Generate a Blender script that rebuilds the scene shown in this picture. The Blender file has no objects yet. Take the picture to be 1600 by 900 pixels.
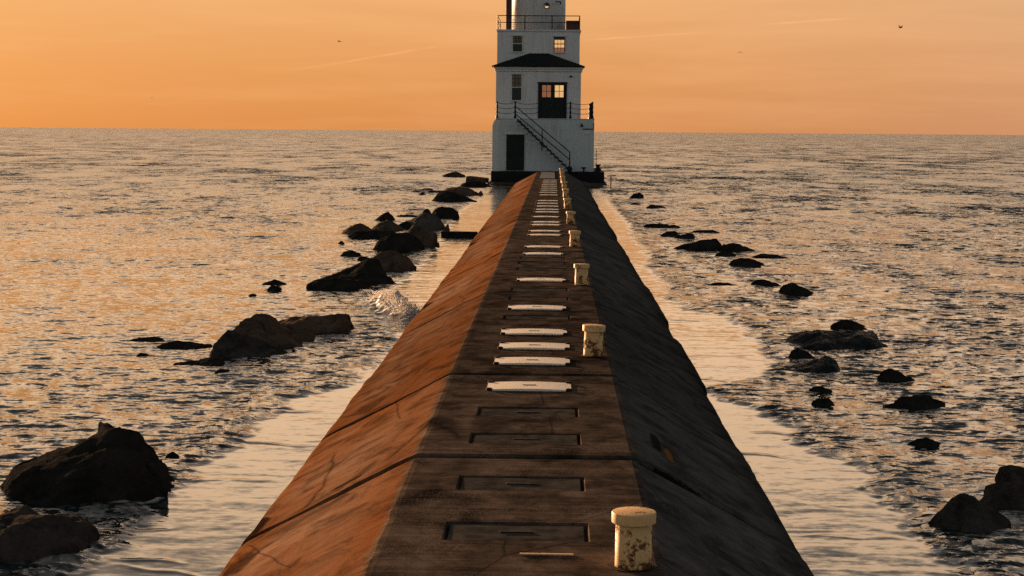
import bpy, bmesh, math, random
import numpy as np
from mathutils import Vector, Matrix, noise

random.seed(4)
scene = bpy.context.scene
col = scene.collection
PI = math.pi

# ------------------------------------------------------------------ helpers
def tag(o, label=None, cat=None, group=None, kind=None):
    if label: o['label'] = label
    if cat: o['category'] = cat
    if group: o['group'] = group
    if kind: o['kind'] = kind
    return o

def empty(name, loc=(0, 0, 0)):
    o = bpy.data.objects.new(name, None)
    o.location = loc
    o.empty_display_size = 0.2
    col.objects.link(o)
    return o

def obj(name, bm, mat, parent=None, smooth=False, loc=None):
    """link a bmesh given in the parent's space as ONE mesh object"""
    me = bpy.data.meshes.new(name)
    bmesh.ops.recalc_face_normals(bm, faces=bm.faces)
    bm.to_mesh(me)
    bm.free()
    if smooth:
        for p in me.polygons: p.use_smooth = True
    me.materials.append(mat)
    o = bpy.data.objects.new(name, me)
    col.objects.link(o)
    if parent: o.parent = parent
    if loc: o.location = loc
    return o

def box(bm, x0, x1, y0, y1, z0, z1, bevel=0.0):
    t = bmesh.new()
    v = [t.verts.new((x, y, z)) for x in (x0, x1) for y in (y0, y1) for z in (z0, z1)]
    for f in ((0, 1, 3, 2), (4, 6, 7, 5), (0, 4, 5, 1), (2, 3, 7, 6), (0, 2, 6, 4), (1, 5, 7, 3)):
        t.faces.new([v[i] for i in f])
    if bevel:
        bmesh.ops.bevel(t, geom=list(t.edges), offset=bevel, segments=2, affect='EDGES', profile=0.5)
    merge(bm, t)

def merge(bm, t):
    me = bpy.data.meshes.new('tmp')
    t.to_mesh(me); t.free()
    bm.from_mesh(me)
    bpy.data.meshes.remove(me)

def tube(bm, pts, r, seg=8):
    """round bar through a list of points"""
    pts = [Vector(p) for p in pts]
    rings = []
    for i, p in enumerate(pts):
        d = (pts[min(i + 1, len(pts) - 1)] - pts[max(i - 1, 0)]).normalized()
        a = d.cross(Vector((0, 0, 1)))
        if a.length < 1e-3: a = d.cross(Vector((0, 1, 0)))
        a.normalize(); b = d.cross(a)
        rings.append([bm.verts.new(p + (a * math.cos(2 * PI * k / seg) + b * math.sin(2 * PI * k / seg)) * r) for k in range(seg)])
    for A, B in zip(rings, rings[1:]):
        for k in range(seg):
            bm.faces.new((A[k], A[(k + 1) % seg], B[(k + 1) % seg], B[k]))
    bm.faces.new(rings[0]); bm.faces.new(rings[-1])

def lathe(bm, prof, cx=0, cy=0, cz=0, seg=32):
    rings = []
    for r, z in prof:
        rings.append([bm.verts.new((cx + max(r, 1e-4) * math.cos(2 * PI * k / seg), cy + max(r, 1e-4) * math.sin(2 * PI * k / seg), cz + z)) for k in range(seg)])
    for A, B in zip(rings, rings[1:]):
        for k in range(seg):
            bm.faces.new((A[k], A[(k + 1) % seg], B[(k + 1) % seg], B[k]))
    bm.faces.new(rings[0]); bm.faces.new(rings[-1])

def prism(bm, pts, z0, z1):
    lo = [bm.verts.new((x, y, z0)) for x, y in pts]
    hi = [bm.verts.new((x, y, z1)) for x, y in pts]
    n = len(pts)
    for i in range(n): bm.faces.new((lo[i], lo[(i + 1) % n], hi[(i + 1) % n], hi[i]))
    bm.faces.new(lo); bm.faces.new(hi)

# ------------------------------------------------------------------ materials
class Mat:
    def __init__(s, name):
        s.m = bpy.data.materials.new(name); s.m.use_nodes = True
        s.nt = s.m.node_tree; s.p = s.nt.nodes['Principled BSDF']
    def n(s, t, **kw):
        nd = s.nt.nodes.new(t)
        for k, v in kw.items():
            if k in nd.inputs.keys(): nd.inputs[k].default_value = v
            else: setattr(nd, k, v)
        return nd
    def l(s, a, b): s.nt.links.new(a, b)
    def pos(s, scale=(1, 1, 1), obj=True, rot=(0, 0, 0)):
        tc = s.n('ShaderNodeTexCoord')
        mp = s.n('ShaderNodeMapping'); mp.inputs['Scale'].default_value = scale; mp.inputs['Rotation'].default_value = rot
        s.l(tc.outputs['Object'], mp.inputs['Vector'])
        return mp.outputs[0]
    def noise(s, vec, scale, detail=4, rough=.55, dist=0.):
        t = s.n('ShaderNodeTexNoise'); t.inputs['Scale'].default_value = scale
        t.inputs['Detail'].default_value = detail; t.inputs['Roughness'].default_value = rough; t.inputs['Distortion'].default_value = dist
        s.l(vec, t.inputs['Vector']); return t.outputs['Fac']
    def ramp(s, fac, stops):
        r = s.n('ShaderNodeValToRGB'); e = r.color_ramp.elements
        while len(e) < len(stops): e.new(0.5)
        for k, (p, c) in enumerate(stops):
            e[k].position = p; e[k].color = (c, c, c, 1) if isinstance(c, (int, float)) else (*c, 1)
        s.l(fac, r.inputs[0]); return r.outputs[0]
    def mix(s, f, a, b, mode='MIX'):
        m = s.n('ShaderNodeMix', data_type='RGBA', blend_type=mode)
        for sock, v in ((m.inputs[0], f), (m.inputs[6], a), (m.inputs[7], b)):
            if isinstance(v, bpy.types.NodeSocket): s.l(v, sock)
            elif isinstance(v, tuple): sock.default_value = (*v, 1)
            else: sock.default_value = v
        return m.outputs[2]
    def math(s, op, a, b=0., c=0.):
        m = s.n('ShaderNodeMath', operation=op)
        for k, v in enumerate((a, b, c)):
            if isinstance(v, bpy.types.NodeSocket): s.l(v, m.inputs[k])
            else: m.inputs[k].default_value = v
        return m.outputs[0]
    def bump(s, h, strength=.3, dist=.02):
        b = s.n('ShaderNodeBump'); b.inputs['Strength'].default_value = strength; b.inputs['Distance'].default_value = dist
        s.l(h, b.inputs['Height']); s.l(b.outputs[0], s.p.inputs['Normal'])
    def set(s, base=None, rough=None, spec=None, metal=None):
        for k, v in (('Base Color', base), ('Roughness', rough), ('Specular IOR Level', spec), ('Metallic', metal)):
            if v is None: continue
            if isinstance(v, bpy.types.NodeSocket): s.l(v, s.p.inputs[k])
            elif isinstance(v, tuple): s.p.inputs[k].default_value = (*v, 1)
            else: s.p.inputs[k].default_value = v
        return s.m

def simple(name, c, rough=.6, metal=0., var=.25, scale=8., spec=.06):
    m = Mat(name); f = m.noise(m.pos(), scale, 5)
    lo = tuple(x * (1 - var) for x in c); hi = tuple(min(1, x * (1 + var)) for x in c)
    m.set(m.ramp(f, [(.3, lo), (.7, hi)]), rough, spec, metal)
    m.bump(f, .15, .01)
    return m.m

def concrete():
    m = Mat('breakwater_concrete')
    P = m.pos()
    streak = m.noise(m.pos((.45, 7.5, .45)), 1.6, 6, .62, .4)       # board marks and run-off, across the axis
    streak2 = m.noise(m.pos((.7, 18., .7)), 2.2, 4, .6, .2)
    patch = m.noise(m.pos((.8, .35, .8)), 1.1, 4, .5)
    grain = m.noise(P, 95., 3, .7)
    sx = m.n('ShaderNodeSeparateXYZ'); m.l(P, sx.inputs[0])
    X, Y, Z = sx.outputs
    s = m.math('ADD', m.math('MULTIPLY', streak, .6), m.math('MULTIPLY', streak2, .4))
    smear = m.noise(m.pos((.9, 1.5, .9), rot=(0, 0, .35)), 1.5, 7, .62, .5)
    sL = m.math('ADD', m.math('MULTIPLY', s, .30), m.math('MULTIPLY', smear, .70))
    left = m.ramp(sL, [(.30, (.10, .048, .024)), (.47, (.18, .100, .060)), (.64, (.265, .168, .113))])  # iron-stained tan, with the low sun's orange painted in
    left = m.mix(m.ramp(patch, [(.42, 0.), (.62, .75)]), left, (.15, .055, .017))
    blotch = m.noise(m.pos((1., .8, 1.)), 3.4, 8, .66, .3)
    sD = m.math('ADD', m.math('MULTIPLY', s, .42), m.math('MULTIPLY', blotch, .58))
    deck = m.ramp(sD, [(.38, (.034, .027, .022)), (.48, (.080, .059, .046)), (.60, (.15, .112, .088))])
    right = m.ramp(m.math('ADD', m.math('MULTIPLY', s, .5), m.math('MULTIPLY', blotch, .5)), [(.36, (.060, .062, .058)), (.5, (.092, .090, .083)), (.66, (.15, .138, .122))])  # grey concrete, darkened in colour for the slope's shaded side
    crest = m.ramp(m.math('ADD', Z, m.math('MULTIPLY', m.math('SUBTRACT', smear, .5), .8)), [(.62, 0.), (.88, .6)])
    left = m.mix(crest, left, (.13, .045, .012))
    # ragged border between the worn deck and the slopes
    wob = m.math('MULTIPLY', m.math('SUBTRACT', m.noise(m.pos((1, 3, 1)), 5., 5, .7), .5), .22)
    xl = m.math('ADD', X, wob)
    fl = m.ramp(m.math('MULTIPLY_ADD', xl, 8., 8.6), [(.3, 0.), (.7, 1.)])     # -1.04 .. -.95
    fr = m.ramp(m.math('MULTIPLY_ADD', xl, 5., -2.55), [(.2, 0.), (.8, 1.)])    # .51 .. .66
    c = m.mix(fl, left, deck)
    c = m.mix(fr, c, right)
    # rusty weed stain along the lower lip
    low = m.math('ADD', Z, m.math('MULTIPLY', m.math('SUBTRACT', m.noise(m.pos((1, 2.2, 1)), 2.2, 5, .65), .5), .35))
    lowf = m.ramp(low, [(.30, .85), (.42, 0.)])
    weed = m.mix(fl, (.16, .062, .022), (.05, .05, .045))
    c = m.mix(lowf, c, weed)
    stain = m.noise(m.pos((1.1, .8, 1.1)), 2.3, 7, .68, .6)
    c = m.mix(m.ramp(stain, [(.47, 0.), (.62, .8)]), c, m.mix(1., c, (.32, .34, .36), 'MULTIPLY'))
    rustp = m.noise(m.pos((2., .9, 2.)), 1.7, 6, .65)
    c = m.mix(m.math('MULTIPLY', m.ramp(rustp, [(.68, 0.), (.76, .8)]), fl), c, (.16, .065, .015))
    vor = m.n('ShaderNodeTexVoronoi', feature='DISTANCE_TO_EDGE'); vor.inputs['Scale'].default_value = .55; m.l(m.mix(.12, P, m.n('ShaderNodeTexNoise', Scale=3., Detail=6.).outputs['Color']), vor.inputs['Vector'])
    crack = m.ramp(vor.outputs['Distance'], [(.0, .65), (.005, 0.)])
    c = m.mix(crack, c, (.010, .010, .010))
    oi = m.n('ShaderNodeObjectInfo')
    v_ = m.ramp(oi.outputs['Random'], [(0., .72), (1., 1.12)])
    c = m.mix(1., c, v_, 'MULTIPLY')
    def spot(x, y, rx, ry, colr, amt):
        global_n = m.math('MULTIPLY', m.math('SUBTRACT', m.noise(P, 7., 6, .75), .5), 3.6)
        a = m.math('POWER', m.math('DIVIDE', m.math('SUBTRACT', X, x), rx), 2.); b_ = m.math('POWER', m.math('DIVIDE', m.math('SUBTRACT', Y, y), ry), 2.)
        f = m.ramp(m.math('ADD', m.math('ADD', a, b_), global_n), [(.55, amt), (.85, 0.)])
        return m.mix(f, c, colr)
    c = spot(.93, 13.0, .035, .30, (.26, .11, .02), .75)
    c = spot(.84, 13.3, .05, .45, (.006, .008, .009), .8)
    c = spot(.90, 11.95, .22, .13, (.006, .007, .007), .9)
    c = spot(-1.55, 12.25, .16, .05, (.02, .010, .006), .9)
    c = spot(-2.1, 11.0, .12, .35, (.022, .012, .008), .7)
    # worn aggregate and pale scrapes
    c = m.mix(m.ramp(grain, [(.35, .55), (.6, 0.)]), c, m.mix(1., c, (.45, .45, .45), 'MULTIPLY'))
    scr = m.noise(m.pos((1.1, 16., 1.1)), 2.6, 3, .5)
    scr2 = m.noise(m.pos((1., 1., 1.)), 1.3, 2, .5)
    c = m.mix(m.math('MULTIPLY', m.ramp(scr, [(.70, 0.), (.74, .55)]), m.ramp(scr2, [(.5, 0.), (.6, 1.)])), c, (.42, .35, .29))
    agg = m.n('ShaderNodeTexVoronoi'); agg.inputs['Scale'].default_value = 55.; m.l(P, agg.inputs['Vector'])
    aggp = m.math('MULTIPLY', m.ramp(agg.outputs['Distance'], [(.12, .8), (.22, 0.)]), m.math('MULTIPLY', fl, m.ramp(m.noise(m.pos((.5, 1.6, 1)), 1.2, 3), [(.5, 0.), (.6, 1.)])))
    c = m.mix(aggp, c, (.33, .28, .24))
    h = m.math('ADD', m.math('MULTIPLY', s, 1.), m.math('MULTIPLY', grain, .35))
    m.bump(h, .22, .014)
    m.set(c, .9, 0.)
    return m.m

def rock_mat(name, dark, light, rough):
    m = Mat(name)
    P = m.pos()
    a = m.noise(P, 2.4, 8, .62, .3); b = m.noise(P, 14., 6, .65); g = m.noise(P, 60., 4, .7)
    c = m.ramp(m.math('ADD', m.math('MULTIPLY', a, .6), m.math('MULTIPLY', b, .4)), [(.36, dark), (.64, light)])
    m.set(c, m.ramp(b, [(.35, rough - .12), (.65, rough + .15)]), .03 if rough < .55 else 0.)
    m.bump(m.math('ADD', m.math('MULTIPLY', a, 1.2), m.math('ADD', m.math('MULTIPLY', b, .5), m.math('MULTIPLY', g, .18))), .8, .06)
    return m.m

def paint_white(name='white_wall_paint', tint=(1., 1., 1.)):
    m = Mat(name)
    a = m.noise(m.pos((1, 1, .25)), 1.6, 6, .65); b = m.noise(m.pos((3, 3, .3)), 2.2, 5, .6)
    c = m.ramp(m.math('ADD', m.math('MULTIPLY', a, .5), m.math('MULTIPLY', b, .5)), [(.30, (.46, .45, .43)), (.46, (.64, .64, .63)), (.7, (.70, .70, .69))])
    c = m.mix(1., c, tint, 'MULTIPLY')
    run = m.noise(m.pos((5.5, 5.5, .22)), 1.7, 4, .6); gate = m.noise(m.pos((1., 1., .8)), .9, 3, .5)
    c = m.mix(m.math('MULTIPLY', m.ramp(run, [(.58, 0.), (.72, .55)]), m.ramp(gate, [(.42, 0.), (.6, 1.)])), c, (.22, .17, .13))
    m.set(c, .6, .1)
    m.bump(m.math('ADD', m.noise(m.pos(), 30., 4), m.math('MULTIPLY', a, 1.5)), .25, .01)
    return m.m

def rusty_yellow():
    m = Mat('rusty_yellow_paint')
    P = m.pos()
    oi = m.n('ShaderNodeObjectInfo')
    add = m.n('ShaderNodeVectorMath', operation='ADD'); m.l(P, add.inputs[0])
    cmb = m.n('ShaderNodeCombineXYZ')
    m.l(m.math('MULTIPLY', oi.outputs['Random'], 37.), cmb.inputs[0]); m.l(m.math('MULTIPLY', oi.outputs['Random'], 11.), cmb.inputs[1])
    m.l(cmb.outputs[0], add.inputs[1]); V = add.outputs[0]
    a = m.noise(V, 9., 7, .68); b = m.noise(V, 45., 5, .7)
    sx = m.n('ShaderNodeSeparateXYZ'); m.l(P, sx.inputs[0])
    # rust eats upward from the foot
    f = m.math('ADD', m.math('MULTIPLY_ADD', a, .75, m.math('MULTIPLY', b, .35)), m.math('MULTIPLY', m.ramp(sx.outputs[2], [(0., 1.), (.28, 0.)]), .10))
    paint = m.ramp(a, [(.3, (.62, .375, .16)), (.7, (.76, .50, .24))])
    rust = m.ramp(b, [(.35, (.045, .018, .010)), (.65, (.22, .085, .03))])
    k = m.ramp(f, [(.60, 0.), (.655, 1.)])
    m.set(m.mix(k, paint, rust), m.ramp(k, [(0., .55), (1., .95)]), .08)
    m.bump(m.math('SUBTRACT', m.math('MULTIPLY', b, .4), k), .5, .006)
    return m.m

def water_mat():
    m = Mat('sea_water')
    geo = m.n('ShaderNodeNewGeometry')
    calm = m.n('ShaderNodeAttribute', attribute_name='calm'); foam = m.n('ShaderNodeAttribute', attribute_name='foam')
    chop = m.n('ShaderNodeAttribute', attribute_name='chop')
    def slope(scale, sc, det, rough=.6):
        mp = m.n('ShaderNodeMapping'); mp.inputs['Scale'].default_value = sc; m.l(geo.outputs['Position'], mp.inputs['Vector'])
        t = m.n('ShaderNodeTexNoise'); t.inputs['Scale'].default_value = scale; t.inputs['Detail'].default_value = det; t.inputs['Roughness'].default_value = rough
        m.l(mp.outputs[0], t.inputs['Vector'])
        s = m.n('ShaderNodeVectorMath', operation='SUBTRACT'); m.l(t.outputs['Color'], s.inputs[0]); s.inputs[1].default_value = (.5, .5, .5)
        return s.outputs[0]
    def scale_v(v, f):
        s = m.n('ShaderNodeVectorMath', operation='SCALE'); m.l(v, s.inputs[0])
        if isinstance(f, bpy.types.NodeSocket): m.l(f, s.inputs['Scale'])
        else: s.inputs['Scale'].default_value = f
        return s.outputs[0]
    def add_v(a, b):
        s = m.n('ShaderNodeVectorMath', operation='ADD'); m.l(a, s.inputs[0]); m.l(b, s.inputs[1]); return s.outputs[0]
    fine = slope(5.5, (.6, 1.3, 1), 4)
    tiny = slope(13., (.7, 1.3, 1), 3)
    mid = slope(.65, (1.4, .8, 1), 6, .68)
    big = slope(.14, (1.6, .7, 1), 6, .7)
    farf = m.n('ShaderNodeAttribute', attribute_name='far')
    lon = slope(1.2, (.35, 3.2, 1), 3)             # drawn-out streaks on the calm runs
    # amplitudes
    far = m.math('SUBTRACT', 1., calm.outputs['Fac'])
    A1 = m.math('MULTIPLY_ADD', chop.outputs['Fac'], FINE_ROUGH, FINE_CALM)
    A2 = m.math('MULTIPLY', chop.outputs['Fac'], MID_ROUGH)
    v = add_v(add_v(scale_v(fine, A1), scale_v(mid, A2)), scale_v(lon, m.math('MULTIPLY_ADD', calm.outputs['Fac'], LONG_CALM, .01)))
    v = add_v(add_v(v, scale_v(tiny, m.math('MULTIPLY', A1, .75))), scale_v(big, m.math('MULTIPLY', m.math('MULTIPLY', farf.outputs['Fac'], chop.outputs['Fac']), 2.0)))
    mul = m.n('ShaderNodeVectorMath', operation='MULTIPLY'); m.l(v, mul.inputs[0]); mul.inputs[1].default_value = (1, 1, 0)
    nv = m.n('ShaderNodeVectorMath', operation='NORMALIZE'); m.l(add_v(geo.outputs['Normal'], mul.outputs[0]), nv.inputs[0])
    m.l(nv.outputs[0], m.p.inputs['Normal'])
    c = m.mix(foam.outputs['Fac'], (.006, .018, .021), (.62, .60, .57))
    m.set(c, m.math('ADD', m.math('MULTIPLY_ADD', foam.outputs['Fac'], .6, .05), m.math('MULTIPLY', farf.outputs['Fac'], .20)))
    m.p.inputs['IOR'].default_value = WATER_IOR
    return m.m

WAVE_SLOPE = .0245
FINE_ROUGH, FINE_CALM, MID_ROUGH, LONG_CALM, WATER_IOR = 1.6, .06, 1.25, .045, 1.50

M = dict(
    concrete=concrete(), white=paint_white(), base_white=paint_white('shade_tinted_wall_paint', (.76, .85, .87)), bollard=rusty_yellow(), water=None,  # base storey's white is tinted blue-grey to imitate cool shade
    black=simple('black_iron', (.018, .020, .021), .5),
    joint=simple('joint_shadow_mortar', (.010, .010, .010), 1., spec=0.),
    roof=simple('dark_roofing', (.012, .016, .017), .75),
    dark_door=simple('dark_green_door_paint', (.019, .025, .024), .5),
    plinth=simple('weedy_dark_concrete', (.016, .017, .016), .8, scale=3.),
    stack=simple('brown_stack_paint', (.105, .060, .050), .6),
    plate=simple('pale_plate_paint', (.80, .69, .56), .45, var=.10, scale=14., spec=.2),
    lug=simple('rusted_lug', (.02, .013, .010), .8),
    panel=simple('sunken_panel_concrete', (.058, .052, .046), .95, spec=0., var=.5, scale=9.),
    glass=simple('dark_window_glass', (.010, .014, .015), .08, var=.1, spec=.2),
    blind=simple('tan_window_blind', (.20, .155, .115), .7, var=.2, scale=30.),
    trim=simple('white_trim', (.62, .60, .57), .5, var=.08),
    steel=simple('grey_steel_plate', (.11, .125, .13), .5),
    rock_black=rock_mat('black_wet_rock', (.010, .010, .0095), (.036, .034, .032), .75),
    rock_mid=rock_mat('dark_rock', (.016, .015, .014), (.075, .068, .062), .8),
    rock_brown=rock_mat('brown_rock', (.026, .020, .016), (.13, .096, .070), .8),
    rock_grey=rock_mat('pale_grey_rock', (.035, .034, .032), (.10, .095, .088), .85),
    rock_wet=rock_mat('glistening_rock', (.007, .009, .010), (.020, .024, .026), .5),
    bird=simple('gull_feathers', (.06, .05, .045), .8),
)
M['water'] = water_mat()
def foam_mat():
    m = Mat('sea_foam'); m.set((.85, .82, .78), .7, .2)
    t = m.n('ShaderNodeBsdfTranslucent'); t.inputs[0].default_value = (.9, .86, .8, 1)
    mx = m.n('ShaderNodeMixShader'); mx.inputs[0].default_value = .55
    m.l(m.p.outputs[0], mx.inputs[1]); m.l(t.outputs[0], mx.inputs[2])
    m.l(mx.outputs[0], m.nt.nodes['Material Output'].inputs['Surface'])
    return m.m
M['foam'] = foam_mat()

def glow_pane(name, c, e):  # emissive glass standing in for orange sky seen through the building
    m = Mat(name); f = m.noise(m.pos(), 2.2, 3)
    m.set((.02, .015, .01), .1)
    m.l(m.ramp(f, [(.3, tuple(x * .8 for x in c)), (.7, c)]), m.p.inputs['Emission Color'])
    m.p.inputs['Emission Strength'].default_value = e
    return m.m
M['sky_glow'] = glow_pane('sky_glow_pane', (1., .56, .22), .28)
M['sky_glow_dim'] = glow_pane('dim_sky_glow_pane', (.75, .27, .10), .11)

# ------------------------------------------------------------------ camera
cam = bpy.data.cameras.new('camera')
cam.sensor_width = 36.; cam.lens = 58.5; cam.clip_end = 200000.; cam.clip_start = .1
co = bpy.data.objects.new('camera', cam); col.objects.link(co)
co.matrix_world = Matrix.Translation((0, 0, 3.3)) @ Matrix.Rotation(.0246, 4, 'Z') @ Matrix.Rotation(PI / 2 - math.atan(245 / 2600), 4, 'X') @ Matrix.Rotation(.0075, 4, 'Z')
scene.camera = co

# ------------------------------------------------------------------ sun and sky
SUN_AZ, SUN_EL = math.radians(35), math.radians(5.)      # 35 degrees left of the breakwater's axis
sd = Vector((-math.sin(SUN_AZ) * math.cos(SUN_EL), math.cos(SUN_AZ) * math.cos(SUN_EL), math.sin(SUN_EL)))
sun = bpy.data.lights.new('sun', 'SUN'); sun.energy = 5.; sun.angle = math.radians(.6); sun.color = (1., .60, .33)
so = bpy.data.objects.new('sun', sun); col.objects.link(so)
so.rotation_euler = sd.to_track_quat('Z', 'Y').to_euler()

w = bpy.data.worlds.new('World'); scene.world = w; w.use_nodes = True
class WN(Mat):
    def __init__(s): s.nt = w.node_tree; s.p = None
k = WN(); bg = k.nt.nodes['Background']
sky = k.n('ShaderNodeTexSky'); sky.sky_type = 'NISHITA'; sky.sun_disc = False
sky.sun_elevation = SUN_EL; sky.sun_rotation = -SUN_AZ
tc = k.n('ShaderNodeTexCoord'); D = tc.outputs['Generated']
sep = k.n('ShaderNodeSeparateXYZ'); k.l(D, sep.inputs[0])
flat = k.n('ShaderNodeVectorMath', operation='MULTIPLY'); k.l(D, flat.inputs[0]); flat.inputs[1].default_value = (1, 1, 0)
fn = k.n('ShaderNodeVectorMath', operation='NORMALIZE'); k.l(flat.outputs[0], fn.inputs[0])
dt = k.n('ShaderNodeVectorMath', operation='DOT_PRODUCT'); k.l(fn.outputs[0], dt.inputs[0]); dt.inputs[1].default_value = (-math.sin(math.radians(25)), math.cos(math.radians(25)), 0)
facing = k.ramp(k.math('MULTIPLY_ADD', dt.outputs['Value'], .5, .5), [(.45, 0.), (.70, .16), (.87, .80), (.953, .98), (1., 1.0)])
el = sep.outputs[2]

front = k.ramp(el, [(0., (.216, .083, .024)), (.035, (.240, .101, .032)), (.080, (.268, .130, .049)), (.125, (.54, .345, .20)), (.20, (.66, .44, .265)), (.30, (.215, .168, .130)), (.46, (.072, .069, .067)), (1., (.012, .017, .022))])
back = k.ramp(el, [(0., (.128, .136, .136)), (.2, (.128, .138, .139)), (.45, (.058, .067, .070)), (.7, (.017, .022, .027)), (1., (.013, .018, .023))])
base = k.mix(facing, back, front)
nis = k.mix(1., sky.outputs[0], (.0022, .0018, .0015), 'MULTIPLY')      # Nishita at low strength, warm-tinted
base = k.mix(1., base, nis, 'ADD')
# thin dusk cirrus: soft bands plus three faint straight trails
mp = k.n('ShaderNodeMapping'); mp.inputs['Scale'].default_value = (2.2, 2.2, 26.); mp.inputs['Rotation'].default_value = (0, math.radians(-2.5), 0)
k.l(D, mp.inputs['Vector'])
band = k.noise(mp.outputs[0], 2.2, 5, .6, .3)
base = k.mix(k.math('MULTIPLY', k.ramp(band, [(.45, 0.), (.75, 1.)]), .16), base, (.40, .22, .105))
def trail(n, lo, hi, width, amt):
    """a thin straight cloud along the great circle with normal n, between two azimuths (x of the direction)"""
    global base
    d = k.n('ShaderNodeVectorMath', operation='DOT_PRODUCT'); k.l(D, d.inputs[0]); d.inputs[1].default_value = n
    wob = k.math('MULTIPLY', k.math('SUBTRACT', k.noise(D, 30., 3), .5), width * 1.2)
    a = k.math('ABSOLUTE', k.math('ADD', d.outputs['Value'], wob))
    f = k.ramp(k.math('DIVIDE', a, width), [(0., 1.), (1., 0.)])
    x = sep.outputs[0]; t = k.math('DIVIDE', k.math('SUBTRACT', x, lo), hi - lo)
    g = k.ramp(t, [(0., 0.), (.3, 1.), (.75, .8), (1., 0.)])
    patch = k.ramp(k.noise(D, 45., 3), [(.35, .35), (.6, 1.)])
    base = k.mix(k.math('MULTIPLY', k.math('MULTIPLY', f, g), k.math('MULTIPLY', patch, amt)), base, (.40, .215, .10))
trail((0.16721, 0.06092, -0.98404), -0.1594, -0.0618, 0.0009, 0.38)
trail((0.07043, 0.05277, -0.99612), 0.0105, 0.0915, 0.0008, 0.34)
trail((0.07187, 0.05512, -0.99589), 0.1211, 0.1755, 0.0009, 0.32)

k.l(base, bg.inputs['Color']); bg.inputs['Strength'].default_value = 1.

vs = scene.view_settings
vs.view_transform = 'Standard'; vs.look = 'None'; vs.gamma = 1.; vs.exposure = 1.6; vs.use_curve_mapping = False
scene.cycles.use_denoising = False
scene.cycles.max_bounces = 6; scene.cycles.sample_clamp_indirect = 4.

# ------------------------------------------------------------------ breakwater
DECK = .95
SLOT_C, SLOT_W, SLOT_L = -.20, .86, .46
EMPTY_SLOTS = [5.6, 6.95, 8.3, 9.64, 10.99, 12.62, 13.85, 21.0, 23.4, 24.75, 28.5, 29.8, 30.95]
PLATES = [15.2, 16.9, 18.1, 19.4, 22.1, 26.3, 31.95, 33.9, 37.8, 39.3, 41.9, 43.2, 45.9, 48.6, 50.2, 52.4, 54.5, 56.6, 61.7, 64.3, 66.6, 69.0, 71.4, 73.6, 76.0, 78.4, 80.6]
PLATES = [p if abs(p - 16.0) > .5 else p for p in PLATES]
bw = tag(empty('breakwater'), 'long brown concrete breakwater with sloping sides leading out to the white lighthouse', 'breakwater')
PROFILE = [(-2.30, -1.2), (-2.29, .05), (-2.275, .20), (-2.24, .265), (-2.18, .315)]
for i in range(1, 9):
    t = i / 9; PROFILE.append((-2.18 + t * 1.16, .315 + t * .605))
PROFILE += [(-1.02, .920), (-.985, DECK - .004), (-.95, DECK)]
IL = len(PROFILE) - 1
PROFILE += [(.58, DECK), (.615, DECK - .005), (.655, .918)]
IR = IL + 1
for i in range(1, 9):
    t = i / 9; PROFILE.append((.655 + t * 1.115, .918 - t * .608))
PROFILE += [(1.80, .285), (1.865, .21), (1.90, .09), (1.91, -1.2)]
WIDE = {11.9: .07, 16.0: .062, 32.7: .06, 49.3: .06, 65.9: .06, 82.5: .06}
joints = [-6., -1.2, 3.6, 7.75, 11.9, 16.0, 20.15, 24.2, 27.2, 32.7, 36.4, 40.7, 44.6, 49.3, 53.4, 57.7, 62.8, 65.9, 70.2, 74.8, 78.4 + .9, 82.5, 86.6, 90.8, 95.0, 99.15]
rb = random.Random(7)
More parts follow.
